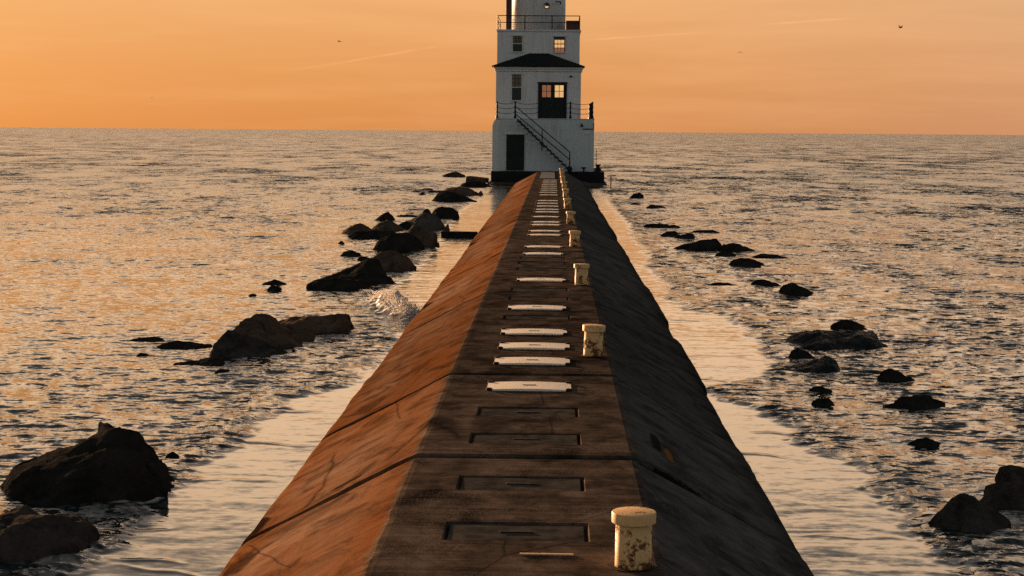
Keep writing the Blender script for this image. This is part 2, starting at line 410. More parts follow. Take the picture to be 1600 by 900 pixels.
for bi, (y0, y1) in enumerate(zip(joints, joints[1:])):
    a = y0 + WIDE.get(y0, .003); b = y1 - WIDE.get(y1, .003)
    ox, oz = rb.uniform(-.018, .018), 0.
    rx = rb.uniform(-.03, .035)                                    # how far the right lip stands out
    slots = [s for s in EMPTY_SLOTS if a + .3 < s < b - .3]
    ys = list(np.linspace(a, b, max(2, int((b - a) / .16))))
    for s in slots: ys = [y for y in ys if not s - SLOT_L / 2 - .04 < y < s + SLOT_L / 2 + .04] + [s - SLOT_L / 2, s + SLOT_L / 2]
    e = .018
    ys = sorted([y for y in ys if a + .05 < y < b - .05] + [a, a + e, b - e, b])
    bm = bmesh.new(); rows = []
    for y in ys:
        row = []
        edge = y in (a, b)
        for i, (x, z) in enumerate(PROFILE):
            if i <= IL - 2 or i >= IR + 2:
                n = noise.fractal(Vector((x * 1.3, y * .9, z * 2 + bi * 5)), .9, 2., 4) * .007
                n += noise.noise(Vector((x * 5, y * 5, bi))) * .004
                lip = max(0., 1 - abs(z - .2) / .25)
                if x > 0: x2 = x + n + lip * (rx + .010 * noise.noise(Vector((y * 1.1, bi * 3.1, 0)))) + ox
                else: x2 = x - n - lip * .008 * noise.noise(Vector((y * 1.3, bi * 2.7, 4))) + ox
                z2 = z + n * .9
            else: x2, z2 = x + (.012 * noise.noise(Vector((y * 4, bi, x))) if i not in (IL, IR) else 0), z
            if edge and z > -.5:                                  # worn arris at each joint
                z2 -= .016 + .010 * noise.noise(Vector((x * 4, bi * 2, y)))
            row.append(bm.verts.new((x2, y, z2)))
        rows.append(row)
    sx0, sx1 = SLOT_C - SLOT_W / 2, SLOT_C + SLOT_W / 2
    def deck_pt(x, y, z=DECK): return bm.verts.new((x, y, z))
    for r0, r1 in zip(rows, rows[1:]):
        for i in range(len(PROFILE) - 1):
            ym = (r0[0].co.y + r1[0].co.y) / 2
            hit = [s for s in slots if abs(ym - s) < SLOT_L / 2]
            if i == IL and hit:
                ya, yb = r0[0].co.y, r1[0].co.y; d = DECK - .035
                p = [deck_pt(sx0, ya), deck_pt(sx1, ya), deck_pt(sx1, yb), deck_pt(sx0, yb)]
                q = [deck_pt(sx0 + .02, ya + .015, d), deck_pt(sx1 - .02, ya + .015, d), deck_pt(sx1 - .02, yb - .015, d), deck_pt(sx0 + .02, yb - .015, d)]
                bm.faces.new((r0[IL], p[0], p[3], r1[IL])); bm.faces.new((p[1], r0[IR], r1[IR], p[2]))
                for k2 in range(4): bm.faces.new((p[k2], p[(k2 + 1) % 4], q[(k2 + 1) % 4], q[k2]))
                bm.faces.new(q)
            else:
                bm.faces.new((r0[i], r0[i + 1], r1[i + 1], r1[i]))
    bm.faces.new(rows[0]); bm.faces.new(list(reversed(rows[-1])))
    me = bpy.data.meshes.new('concrete_block')
    bm.normal_update(); bm.to_mesh(me); bm.free()
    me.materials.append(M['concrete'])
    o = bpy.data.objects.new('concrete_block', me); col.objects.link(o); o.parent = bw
    # filler at the bottom of the wide joints, so that they read as shallow dark grooves
    if y1 in WIDE:
        f = bmesh.new(); g = WIDE[y1] - .001
        pts = [(x * (.965 if abs(x) > 1 else 1), z - .11) for x, z in PROFILE]
        A = [f.verts.new((x, y1 - g, z)) for x, z in pts]; B = [f.verts.new((x, y1 + g, z)) for x, z in pts]
        for i in range(len(pts) - 1): f.faces.new((A[i], A[i + 1], B[i + 1], B[i]))
        obj('joint_filler', f, M['joint'], bw)
# dark weeds and iron inserts left in empty slots: lifting eyes
for s in EMPTY_SLOTS:
    if s < 4: continue
    bm = bmesh.new()
    box(bm, SLOT_C - .10, SLOT_C + .10, s - .010, s + .010, DECK - .012, DECK - .001, .003)
    obj('lifting_bar', bm, M['lug'], bw)
    bm = bmesh.new(); box(bm, SLOT_C - SLOT_W / 2 + .03, SLOT_C + SLOT_W / 2 - .03, s - SLOT_L / 2 + .022, s + SLOT_L / 2 - .03, DECK - .036, DECK - .007, .004)
    for v in bm.verts: v.co.z += .006 * noise.noise(v.co * 3 + Vector((s, 0, 0)))
    obj('sunken_panel', bm, M['panel'], bw)

# pale plates bolted over the slots
ORD = ['first', 'second', 'third', 'fourth', 'fifth', 'sixth', 'seventh', 'eighth', 'ninth', 'tenth', 'eleventh', 'twelfth', 'thirteenth', 'fourteenth', 'fifteenth', 'sixteenth', 'seventeenth', 'eighteenth', 'nineteenth', 'twentieth', 'twenty-first', 'twenty-second', 'twenty-third', 'twenty-fourth', 'twenty-fifth', 'twenty-sixth', 'twenty-seventh']
def plate_mesh():
    bm = bmesh.new(); hw, hl = .385, .24; nx = 14
    top = []; bot = []
    for j in range(nx + 1):
        u = -1 + 2 * j / nx; x = u * hw
        cut = .055 if abs(u) > .86 else 0.                       # corners notched round the lugs
        z = .006 + .011 * (1 - u * u)
        top.append((bm.verts.new((x, -hl + cut, z)), bm.verts.new((x, -hl + cut + .02, z + .003)), bm.verts.new((x, hl - cut - .02, z + .003)), bm.verts.new((x, hl - cut, z))))
        bot.append((bm.verts.new((x, -hl + cut, .001)), bm.verts.new((x, hl - cut, .001))))
    for A, B, a, b in zip(top, top[1:], bot, bot[1:]):
        for i in range(3): bm.faces.new((A[i], B[i], B[i + 1], A[i + 1]))
        bm.faces.new((a[0], b[0], B[0], A[0])); bm.faces.new((A[3], B[3], b[1], a[1])); bm.faces.new((a[1], b[1], b[0], a[0]))
    for A, a in ((top[0], bot[0]), (top[-1], bot[-1])): bm.faces.new((a[0], A[0], A[1], A[2], A[3], a[1]))
    return bm
p0 = empty('cover_plate')
obj('plate', plate_mesh(), M['plate'], p0)
bm = bmesh.new(); box(bm, -.06, .06, -.012, .012, 0.0195, .0235, .001); obj('handle_slot', bm, M['lug'], p0)
for sx in (-1, 1):
    for sy in (-1, 1):
        bm = bmesh.new(); lathe(bm, [(.030, 0.), (.030, .016), (.02, .022)], sx * .362, sy * .215, .002, 10); obj('bolt', bm, M['lug'], p0)
def dup(root, loc, rz=0.):
    r = root.copy(); col.objects.link(r); r.location = loc; r.rotation_euler = (0, 0, rz)
    for ch in root.children:
        c = ch.copy(); col.objects.link(c); c.parent = r
        for g in ch.children:
            d = g.copy(); col.objects.link(d); d.parent = c
    return r
rp = random.Random(3)
for i, y in enumerate(PLATES):
    loc = (SLOT_C + rp.uniform(-.015, .015), y, DECK); rz = rp.uniform(-.02, .02)
    if i == 0: o = p0; o.location = loc
    else: o = dup(p0, loc, rz)
    lab = 'pale bolted plate lying nearest the viewer, just this side of the dark deck joint' if i == 0 else \
          'pale bolted plate farthest along the deck, last before the grey steel strip' if i == len(PLATES) - 1 else \
          f'pale bolted plate across the deck, {ORD[i]} along the row from the viewer'
    tag(o, lab, 'cover plate', 'pale plates set in a row across the deck')

# rusty yellow posts along the right edge of the deck
b0 = empty('bollard')
bm = bmesh.new(); lathe(bm, [(.101, 0.), (.1, .02), (.0985, .27)], 0, 0, 0, 36); obj('shaft', bm, M['bollard'], b0, True)
bm = bmesh.new(); lathe(bm, [(.1, .2615), (.116, .262), (.1205, .266), (.121, .320), (.118, .326), (.09, .329), (.04, .331), (.0, .332)], 0, 0, 0, 36); cp = obj('cap', bm, M['bollard'], b0, True); cp.data.set_sharp_from_angle(angle=math.radians(32))
bm = bmesh.new()
for kk in range(26):
    a = kk / 26 * 2 * PI; r = .13 + .03 * noise.noise(Vector((math.cos(a) * 2, math.sin(a) * 2, 1)))
    kv = bm.verts.new((r * math.cos(a), r * math.sin(a), .004))
bm.verts.ensure_lookup_table(); bm.faces.new(bm.verts); obj('rust_ring', bm, M['lug'], b0)
POSTS = [8.88, 17.4, 25.5, 34.1, 42.4, 50.9, 59.4, 67.9, 76.3, 84.6, 92.5]
PL = ['rusty yellow capped post standing closest, at the bottom of the view',
      'rusty yellow capped post beside the deck joint, second from the viewer',
      'rusty yellow capped post, third from the viewer along the deck edge',
      'yellow capped post, fourth from the viewer along the deck edge',
      'yellow capped post, fifth from the viewer along the deck edge',
      'small yellow post, sixth from the viewer along the deck edge',
      'small yellow post, seventh from the viewer along the deck edge',
      'small distant post, eighth from the viewer, fourth from the lighthouse',
      'tiny distant post, third from the lighthouse end of the row',
      'tiny distant post, second from the lighthouse end of the row',
      'tiny distant post standing closest to the lighthouse']
for i, y in enumerate(POSTS):
    if i == 0: o = b0; o.location = (.452, y, DECK); o.scale = (1, 1, .93)
    else:
        o = dup(b0, (.42 + rp.uniform(-.015, .02), y, DECK), rp.uniform(0, 6)); o.scale = (1, 1, 1); o.rotation_euler[0] = rp.uniform(-.03, .03); o.rotation_euler[1] = rp.uniform(-.03, .03)
    tag(o, PL[i], 'bollard', 'rusty yellow posts along the deck')

bm = bmesh.new(); box(bm, -.70, .05, 83., 98.9, DECK + .004, DECK + .03, .004)
tag(obj('steel_strip', bm, M['steel']), 'blue-grey steel strip on the deck at the foot of the lighthouse', 'steel strip')
# pale board offcut on the near deck
bm = bmesh.new(); box(bm, -.17, .13, 9.085, 9.105, DECK + .002, DECK + .009)
tag(obj('wood_sliver', bm, M['bollard'], loc=(0, 0, 0)), 'thin pale sliver of wood on the nearest deck slab', 'wood sliver')

# ------------------------------------------------------------------ lighthouse
LH = tag(empty('lighthouse', (0, 0, 0)), 'white lighthouse with stacked square storeys, dark hip roof and round tower', 'lighthouse')
def part(name, bm, mat, parent=LH, smooth=False): return obj(name, bm, mat, parent, smooth)
bm = bmesh.new()
box(bm, -3.76, 3.0, 99.2, 110.4, -1.5, .93, .05)
part('plinth', bm, M['plinth'])
bm = bmesh.new(); box(bm, -3.95, 3.15, 98.95, 110.7, -1.5, .27, .06); part('ledge', bm, M['rock_grey'])
# base storey: battered left corner, slightly narrower at the top
bm = bmesh.new()
def ring(levels):
    rr = []
    for z, xl, ch, r in levels:
        pts = [(xl, 110.), (xl, 100. + ch), (xl + ch * .5, 100. + ch * .5), (xl + ch, 100.), (2.38, 100.), (2.38, 110.)]
        rr.append([bm.verts.new((x, y, z)) for x, y in pts])
    for A, B in zip(rr, rr[1:]):
        for i in range(6): bm.faces.new((A[i], A[(i + 1) % 6], B[(i + 1) % 6], B[i]))
    bm.faces.new(rr[0]); bm.faces.new(rr[-1])
ring([(.9, -3.72, .36, 0), (3.55, -3.72, .36, 0), (3.75, -3.69, .36, 0), (3.9, -3.62, .34, 0), (4.02, -3.50, .30, 0)])
part('base_wall', bm, M['base_white'])
bm = bmesh.new(); box(bm, -3.52, 2.41, 99.965, 110., 4.022, 4.07, .012); part('terrace_slab', bm, M['base_white'])
# porch storey
bm = bmesh.new(); box(bm, -3.55, 1.58, 101.2, 103.3, 4.05, 6.96); part('porch_wall', bm, M['white'])
bm = bmesh.new()
box(bm, -3.62, 1.65, 101.10, 103.25, 6.90, 7.04, .02); box(bm, -3.68, 1.70, 101.02, 103.24, 7.043, 7.165, .02)
part('cornice', bm, M['trim'])
bm = bmesh.new()
v = [bm.verts.new(p) for p in ((-3.80, 100.9, 7.17), (1.80, 100.9, 7.17), (1.80, 103.19, 7.17), (-3.80, 103.19, 7.17), (-1.57, 103.19, 8.08), (-.42, 103.19, 8.08),
                               (-3.80, 100.9, 7.22), (1.80, 100.9, 7.22), (1.80, 103.19, 7.22), (-3.80, 103.19, 7.22))]
for f in ((0, 1, 7, 6), (1, 2, 8, 7), (3, 0, 6, 9), (6, 7, 5, 4), (7, 8, 5), (9, 6, 4), (0, 3, 2, 1), (3, 9, 4, 5, 8, 2)): bm.faces.new([v[i] for i in f])
part('porch_roof', bm, M['roof'])
# upper storey
bm = bmesh.new(); box(bm, -3.56, 1.51, 103.2, 108.4, 4.05, 9.44); part('upper_wall', bm, M['white'])
bm = bmesh.new(); box(bm, -3.63, 1.58, 103.13, 108.47, 9.40, 9.52, .02); part('gallery_slab', bm, M['trim'])
# round tower, carried on above the picture to its lantern
bm = bmesh.new(); lathe(bm, [(1.67, 9.5), (1.67, 13.6)], -1.04, 105.5, 0, 64); part('tower', bm, M['white'], smooth=False)
bm = bmesh.new(); lathe(bm, [(1.72, 13.6), (2.2, 13.75), (2.2, 13.9), (1.2, 13.92)], -1.04, 105.5, 0, 48); part('lantern_gallery', bm, M['black'])
bm = bmesh.new(); lathe(bm, [(1.1, 13.9), (1.1, 15.7), (1.35, 15.75), (.9, 16.5), (.15, 16.9), (.1, 17.3)], -1.04, 105.5, 0, 24); part('lantern', bm, M['black'])
for pc in (bpy.data.objects['tower'],):
    for p in pc.data.polygons: p.use_smooth = len(p.vertices) == 4
bm = bmesh.new()
for a, b in ((-1.05, .0),): pass
lathe(bm, [(.19, 0.), (.19, .06), (.15, .06), (.15, .0)], 0, 0, 0, 24)
fr = part('porthole', bm, M['black']); fr.rotation_euler = (PI / 2, 0, 0); fr.location = (-.55, 103.915, 11.02)
bm = bmesh.new(); lathe(bm, [(.148, .02), (.148, .03)], 0, 0, 0, 24)
obj('pane', bm, M['glass'], fr)
bm = bmesh.new()
prof = [bm.verts.new((.14 * math.cos(a), .14 * math.sin(a), .036)) for a in np.linspace(PI + .15, 2 * PI - .15, 14)]; bm.faces.new(prof)
obj('glow_pane', bm, M['sky_glow'], fr)
bm = bmesh.new(); box(bm, -3.06, -2.72, 104.1, 104.5, 9.5, 14.2, .02); part('chimney', bm, M['stack'])
bm = bmesh.new(); box(bm, .66, 1.47, 103.5, 104.4, 9.53, 10.10, .02); part('equipment_box', bm, M['stack'])
bm = bmesh.new(); tube(bm, [(.30, 104.3, 11.17), (.30, 103.8, 11.25), (.0, 103.75, 11.28)], .04); part('bracket', bm, M['black'])
# gallery railing
gx, gy0, gy1 = (-3.54, -1.87, -.20, 1.49), 103.18, 108.4
for x in gx:
    for y in (gy0, gy1):
        bm = bmesh.new(); tube(bm, [(x, y, 9.5), (x, y, 10.38)], .03); part('railing_post', bm, M['black'])
for z, r in ((10.36, .026), (9.95, .022)):
    bm = bmesh.new(); tube(bm, [(gx[0], gy0, z), (gx[3], gy0, z)], r); part('gallery_rail', bm, M['black'])
for z in (10.36, 10.1, 9.95, 9.72):
    for x in (gx[0], gx[3]):
        bm = bmesh.new(); tube(bm, [(x, gy0, z), (x, gy1, z)], .02); part('gallery_rail', bm, M['black'])
# windows: frame > panes
def window(x0, x1, z0, z1, y, sky_glow):
    t = .05
    bm = bmesh.new()
    box(bm, x0 - t, x0, y - .045, y + .02, z0, z1); box(bm, x1, x1 + t, y - .045, y + .02, z0, z1)
    w_ = part('window', bm, M['trim'] if not sky_glow else M['stack'])
    bm = bmesh.new(); box(bm, x0 - .12, x1 + .12, y - .075, y + .01, z1 + .002, z1 + .07); obj('lintel', bm, M['trim'], w_)
    bm = bmesh.new(); box(bm, x0 - .09, x1 + .09, y - .09, y + .01, z0 - .07, z0 - .002); obj('sill', bm, M['trim'], w_)
    zm = (z0 + z1) / 2
    if sky_glow:
        bm = bmesh.new(); box(bm, x0, x1, y - .012, y + .01, z0 + .28, z1 - .2); obj('pane', bm, M['sky_glow'], w_)
        bm = bmesh.new(); box(bm, x0, x1, y - .012, y + .01, z0, z0 + .277); obj('lower_pane', bm, M['sky_glow_dim'], w_)
        bm = bmesh.new(); box(bm, x0, x1, y - .014, y + .01, z1 - .197, z1); obj('blind', bm, M['glass'], w_)
        bm = bmesh.new()
        for u in (.33, .66): box(bm, x0 + u * (x1 - x0) - .012, x0 + u * (x1 - x0) + .012, y - .03, y - .015, z0, z1 - .2)
        for z in (zm, z0 + .25, z1 - .42): box(bm, x0, x1, y - .036, y - .0305, z - .014, z + .014)
        obj('muntins', bm, M['stack'], w_)
    else:
        bm = bmesh.new(); box(bm, x0, x1, y - .012, y + .01, z0, zm - .022); obj('pane', bm, M['glass'], w_)
        bm = bmesh.new(); box(bm, x0, x1, y - .016, y + .01, zm + .022, z1); obj('blind', bm, M['blind'], w_)
        bm = bmesh.new()
        for u in (.33, .66): box(bm, x0 + u * (x1 - x0) - .011, x0 + u * (x1 - x0) + .011, y - .030, y - .018, zm + .022, z1)
        for u in (.33, .66): box(bm, x0, x1, y - .036, y - .0305, zm + u * (z1 - zm) - .01, zm + u * (z1 - zm) + .01)
        obj('muntins', bm, M['black'], w_)
        bm = bmesh.new(); box(bm, x0, x1, y - .04, y + .01, zm - .022, zm + .022); obj('sash_rail', bm, M['trim'], w_)
    return w_
window(-2.58, -2.02, 5.17, 6.72, 101.2, False)
window(-2.60, -2.03, 8.18, 9.13, 103.2, False)
window(-.03, .55, 8.16, 9.10, 103.2, True)
# double door
bm = bmesh.new()
box(bm, -1.0, -.90, 101.12, 101.21, 4.075, 6.20); box(bm, .63, .73, 101.12, 101.21, 4.075, 6.20); box(bm, -1.04, .77, 101.11, 101.21, 6.202, 6.27)
df = part('door_frame', bm, M['dark_door'])
for x0, x1, mt in ((-.895, -.14, 'sky_glow_dim'), (-.13, .625, 'sky_glow')):
    bm = bmesh.new()
    px0, px1, pz0, pz1 = x0 + .14, x1 - .09, 5.36, 6.08
    box(bm, x0, x1, 101.15, 101.2, 4.08, pz0); box(bm, x0, x1, 101.15, 101.2, pz1, 6.195)
    box(bm, x0, px0, 101.15, 101.2, pz0 + .001, pz1 - .001); box(bm, px1, x1, 101.15, 101.2, pz0 + .001, pz1 - .001)
    box(bm, x0 + .12, x1 - .1, 101.138, 101.149, 4.25, 5.15)
    d = part('door', bm, M['dark_door'])
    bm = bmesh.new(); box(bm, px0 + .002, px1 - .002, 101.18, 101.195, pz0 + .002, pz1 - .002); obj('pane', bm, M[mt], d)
    bm = bmesh.new(); xm = (px0 + px1) / 2; zm = (pz0 + pz1) / 2
    box(bm, xm - .016, xm + .016, 101.155, 101.17, pz0, pz1); box(bm, px0, px1, 101.1705, 101.179, zm - .016, zm + .016); obj('muntins', bm, M['dark_door'], d)
bm = bmesh.new(); box(bm, -.06, .0, 101.10, 101.14, 5.02, 5.12, .01); part('door_handle', bm, M['black'])
# lower door
bm = bmesh.new(); box(bm, -2.86, -1.79, 99.94, 100.02, .96, 3.10, .01); d = part('door', bm, M['dark_door']); d['label'] = 'plain dark ground-level door'
bm = bmesh.new(); box(bm, -2.78, -1.87, 99.925, 99.938, 1.1, 2.96, .005); obj('door_panel', bm, M['dark_door'], d)
bm = bmesh.new(); box(bm, -3.02, -1.68, 99.93, 100.02, 3.11, 3.20, .01); obj('lintel', bm, M['trim'], d)
# outside stair against the front wall
X0, Z0, X1, Z1 = -2.2, 3.98, .93, 1.0
bm = bmesh.new(); n = 14
for i in range(n):
    t0 = i / n; t1 = (i + 1) / n
    xa, xb = X0 + (X1 - X0) * t0, X0 + (X1 - X0) * t1; z = Z0 + (Z1 - Z0) * t1 + .16
    box(bm, xa - .03, xb - .001, 99.05, 99.97, z - .05, z)
st = part('stair', bm, M['black'])
bm = bmesh.new()
v = []
for y in (99.03, 99.07):
    v.append([bm.verts.new(p) for p in ((X0, y, Z0 + .08), (X1, y, Z1 + .08), (X1, y, Z1 - .02), (X0, y, Z0 - .06))])
for i in range(4): bm.faces.new((v[0][i], v[0][(i + 1) % 4], v[1][(i + 1) % 4], v[1][i]))
bm.faces.new(v[0]); bm.faces.new(v[1])
obj('stringer', bm, M['black'], st)
for dz, nm in ((.95, 'handrail'), (.50, 'handrail')):
    bm = bmesh.new(); tube(bm, [(X0 - .12, 99.05, Z0 - .15 + dz), (X1, 99.05, Z1 + .14 + dz)], .028); obj(nm, bm, M['black'], st)
bm = bmesh.new(); tube(bm, [(X1, 99.05, .95), (X1, 99.05, Z1 + 1.1)], .035); obj('newel_post', bm, M['black'], st)
bm = bmesh.new(); tube(bm, [(-.72, 99.05, 2.15), (-.72, 99.05, 3.4)], .03); tube(bm, [(-.72, 99.0, 2.45), (-.72, 99.0, 2.62)], .09, 12); obj('stair_bracket', bm, M['black'], st)
bm = bmesh.new(); lathe(bm, [(.10, 0.), (.17, .1), (.17, .22), (.08, .32)], X1, 99.05, .94, 14); obj('newel_foot', bm, M['black'], st)
# terrace posts with hanging chains
def tpost(x, y, r=.045):
    bm = bmesh.new(); lathe(bm, [(.085, 0.), (.085, .06), (r + .02, .16), (r, .2), (r, .34), (r + .018, .36), (r + .018, .42), (r, .44), (r, .64), (r + .018, .66), (r + .018, .72), (r, .74), (r, .92), (r + .02, .95), (.02, 1.02)], x, y, 4.07, 12)
    part('railing_post', bm, M['black'])
def chain(p, q, sag):
    for z in (.94, .66, .37):
        pts = []
        for i in range(13):
            t = i / 12; s = 4 * t * (1 - t) * sag
            pts.append((p[0] + (q[0] - p[0]) * t, p[1] + (q[1] - p[1]) * t, 4.07 + z - s))
        bm = bmesh.new(); tube(bm, pts, .016, 6); part('chain', bm, M['black'])
fp = [(-3.44, 100.1), (-2.35, 100.1), (-.98, 101.0), (.70, 101.0), (.95, 100.1), (2.27, 100.1)]
for x, y in (fp[0], fp[1], fp[4], fp[5]): tpost(x, y)
chain(fp[0], fp[1], .09); chain(fp[1], fp[2], .09); chain(fp[3], fp[4], .03); chain(fp[4], fp[5], .10)
sp = [(2.27, 100.1 + 1.6 * i) for i in range(7)]
for p, q in zip(sp, sp[1:]): tpost(*q); chain(p, q, .08)
# small fittings on the walls
bm = bmesh.new(); box(bm, .90, 1.04, 101.02, 101.2, 6.56, 6.66, .02); part('wall_lamp', bm, M['black'])
bm = bmesh.new(); tube(bm, [(1.62, 100.0, 3.78), (1.62, 99.85, 3.74)], .03); lathe(bm, [(.03, .12), (.10, .02), (.10, -.02), (.0, -.03)], 1.64, 99.82, 3.62, 14); part('wall_lamp', bm, M['black'])
bm = bmesh.new(); tube(bm, [(1.70, 99.96, 3.46), (2.36, 99.96, 3.46), (2.36, 99.96, 3.80)], .03); part('conduit', bm, M['black'])
bm = bmesh.new(); box(bm, 1.80, 2.12, 99.97, 100.01, 3.14, 3.34, .005); part('sign_plate', bm, M['trim'])
bm = bmesh.new(); lathe(bm, [(.06, 0.), (.05, .02), (.05, .16), (.15, .19), (.15, .25), (.05, .27)], 0, 0, 0, 14)
tag(obj('mooring_cleat', bm, M['black'], loc=(1.78, 99.55, .93)), 'small dark mushroom-topped cleat at the foot of the lighthouse wall', 'cleat')
bm = bmesh.new(); lathe(bm, [(.16, 0.), (.17, .16), (.10, .22), (.10, .30), (.17, .34), (.15, .42)], 0, 0, 0, 14)
tag(obj('mooring_bollard', bm, M['black'], loc=(2.66, 100.6, .93)), 'squat dark mooring post on the right corner of the lighthouse plinth', 'bollard')
bm = bmesh.new(); tube(bm, [(0, 0, 0), (0, 0, 1.35), (-.1, 0, 1.36)], .018); tube(bm, [(0, 0, .40), (.0, 1.6, .40)], .012)
tag(obj('pipe_railing', bm, M['black'], loc=(2.56, 101.2, .93)), 'thin upright pipe behind the right corner of the lighthouse', 'pipe')
bm = bmesh.new(); tube(bm, [(0, 0, -1.), (0, 0, .85)], .03); tube(bm, [(-.22, 0, .84), (.28, 0, .87)], .03)
tag(obj('marker_stake', bm, M['black'], loc=(3.2, 93.5, 0)), 'rusted crossbar stake in the water right of the lighthouse', 'stake')
# broken concrete and timber in the water on the left
bm = bmesh.new(); box(bm, -.62, .62, -.5, .5, -.7, .34, .05); o = obj('concrete_chunk', bm, M['rock_mid'], loc=(-4.75, 103.2, .12)); o.rotation_euler = (0, .10, -.2)
tag(o, 'tilted broken concrete block left of the lighthouse foot', 'concrete chunk')
bm = bmesh.new(); box(bm, -.55, .55, -.13, .13, -.4, .14, .02); o = obj('timber_baulk', bm, M['rock_black'], loc=(-2.83, 50.0, .14)); o.rotation_euler = (0, .01, .06)
tag(o, 'straight black beam lying in the water between the left rocks and the breakwater', 'beam')

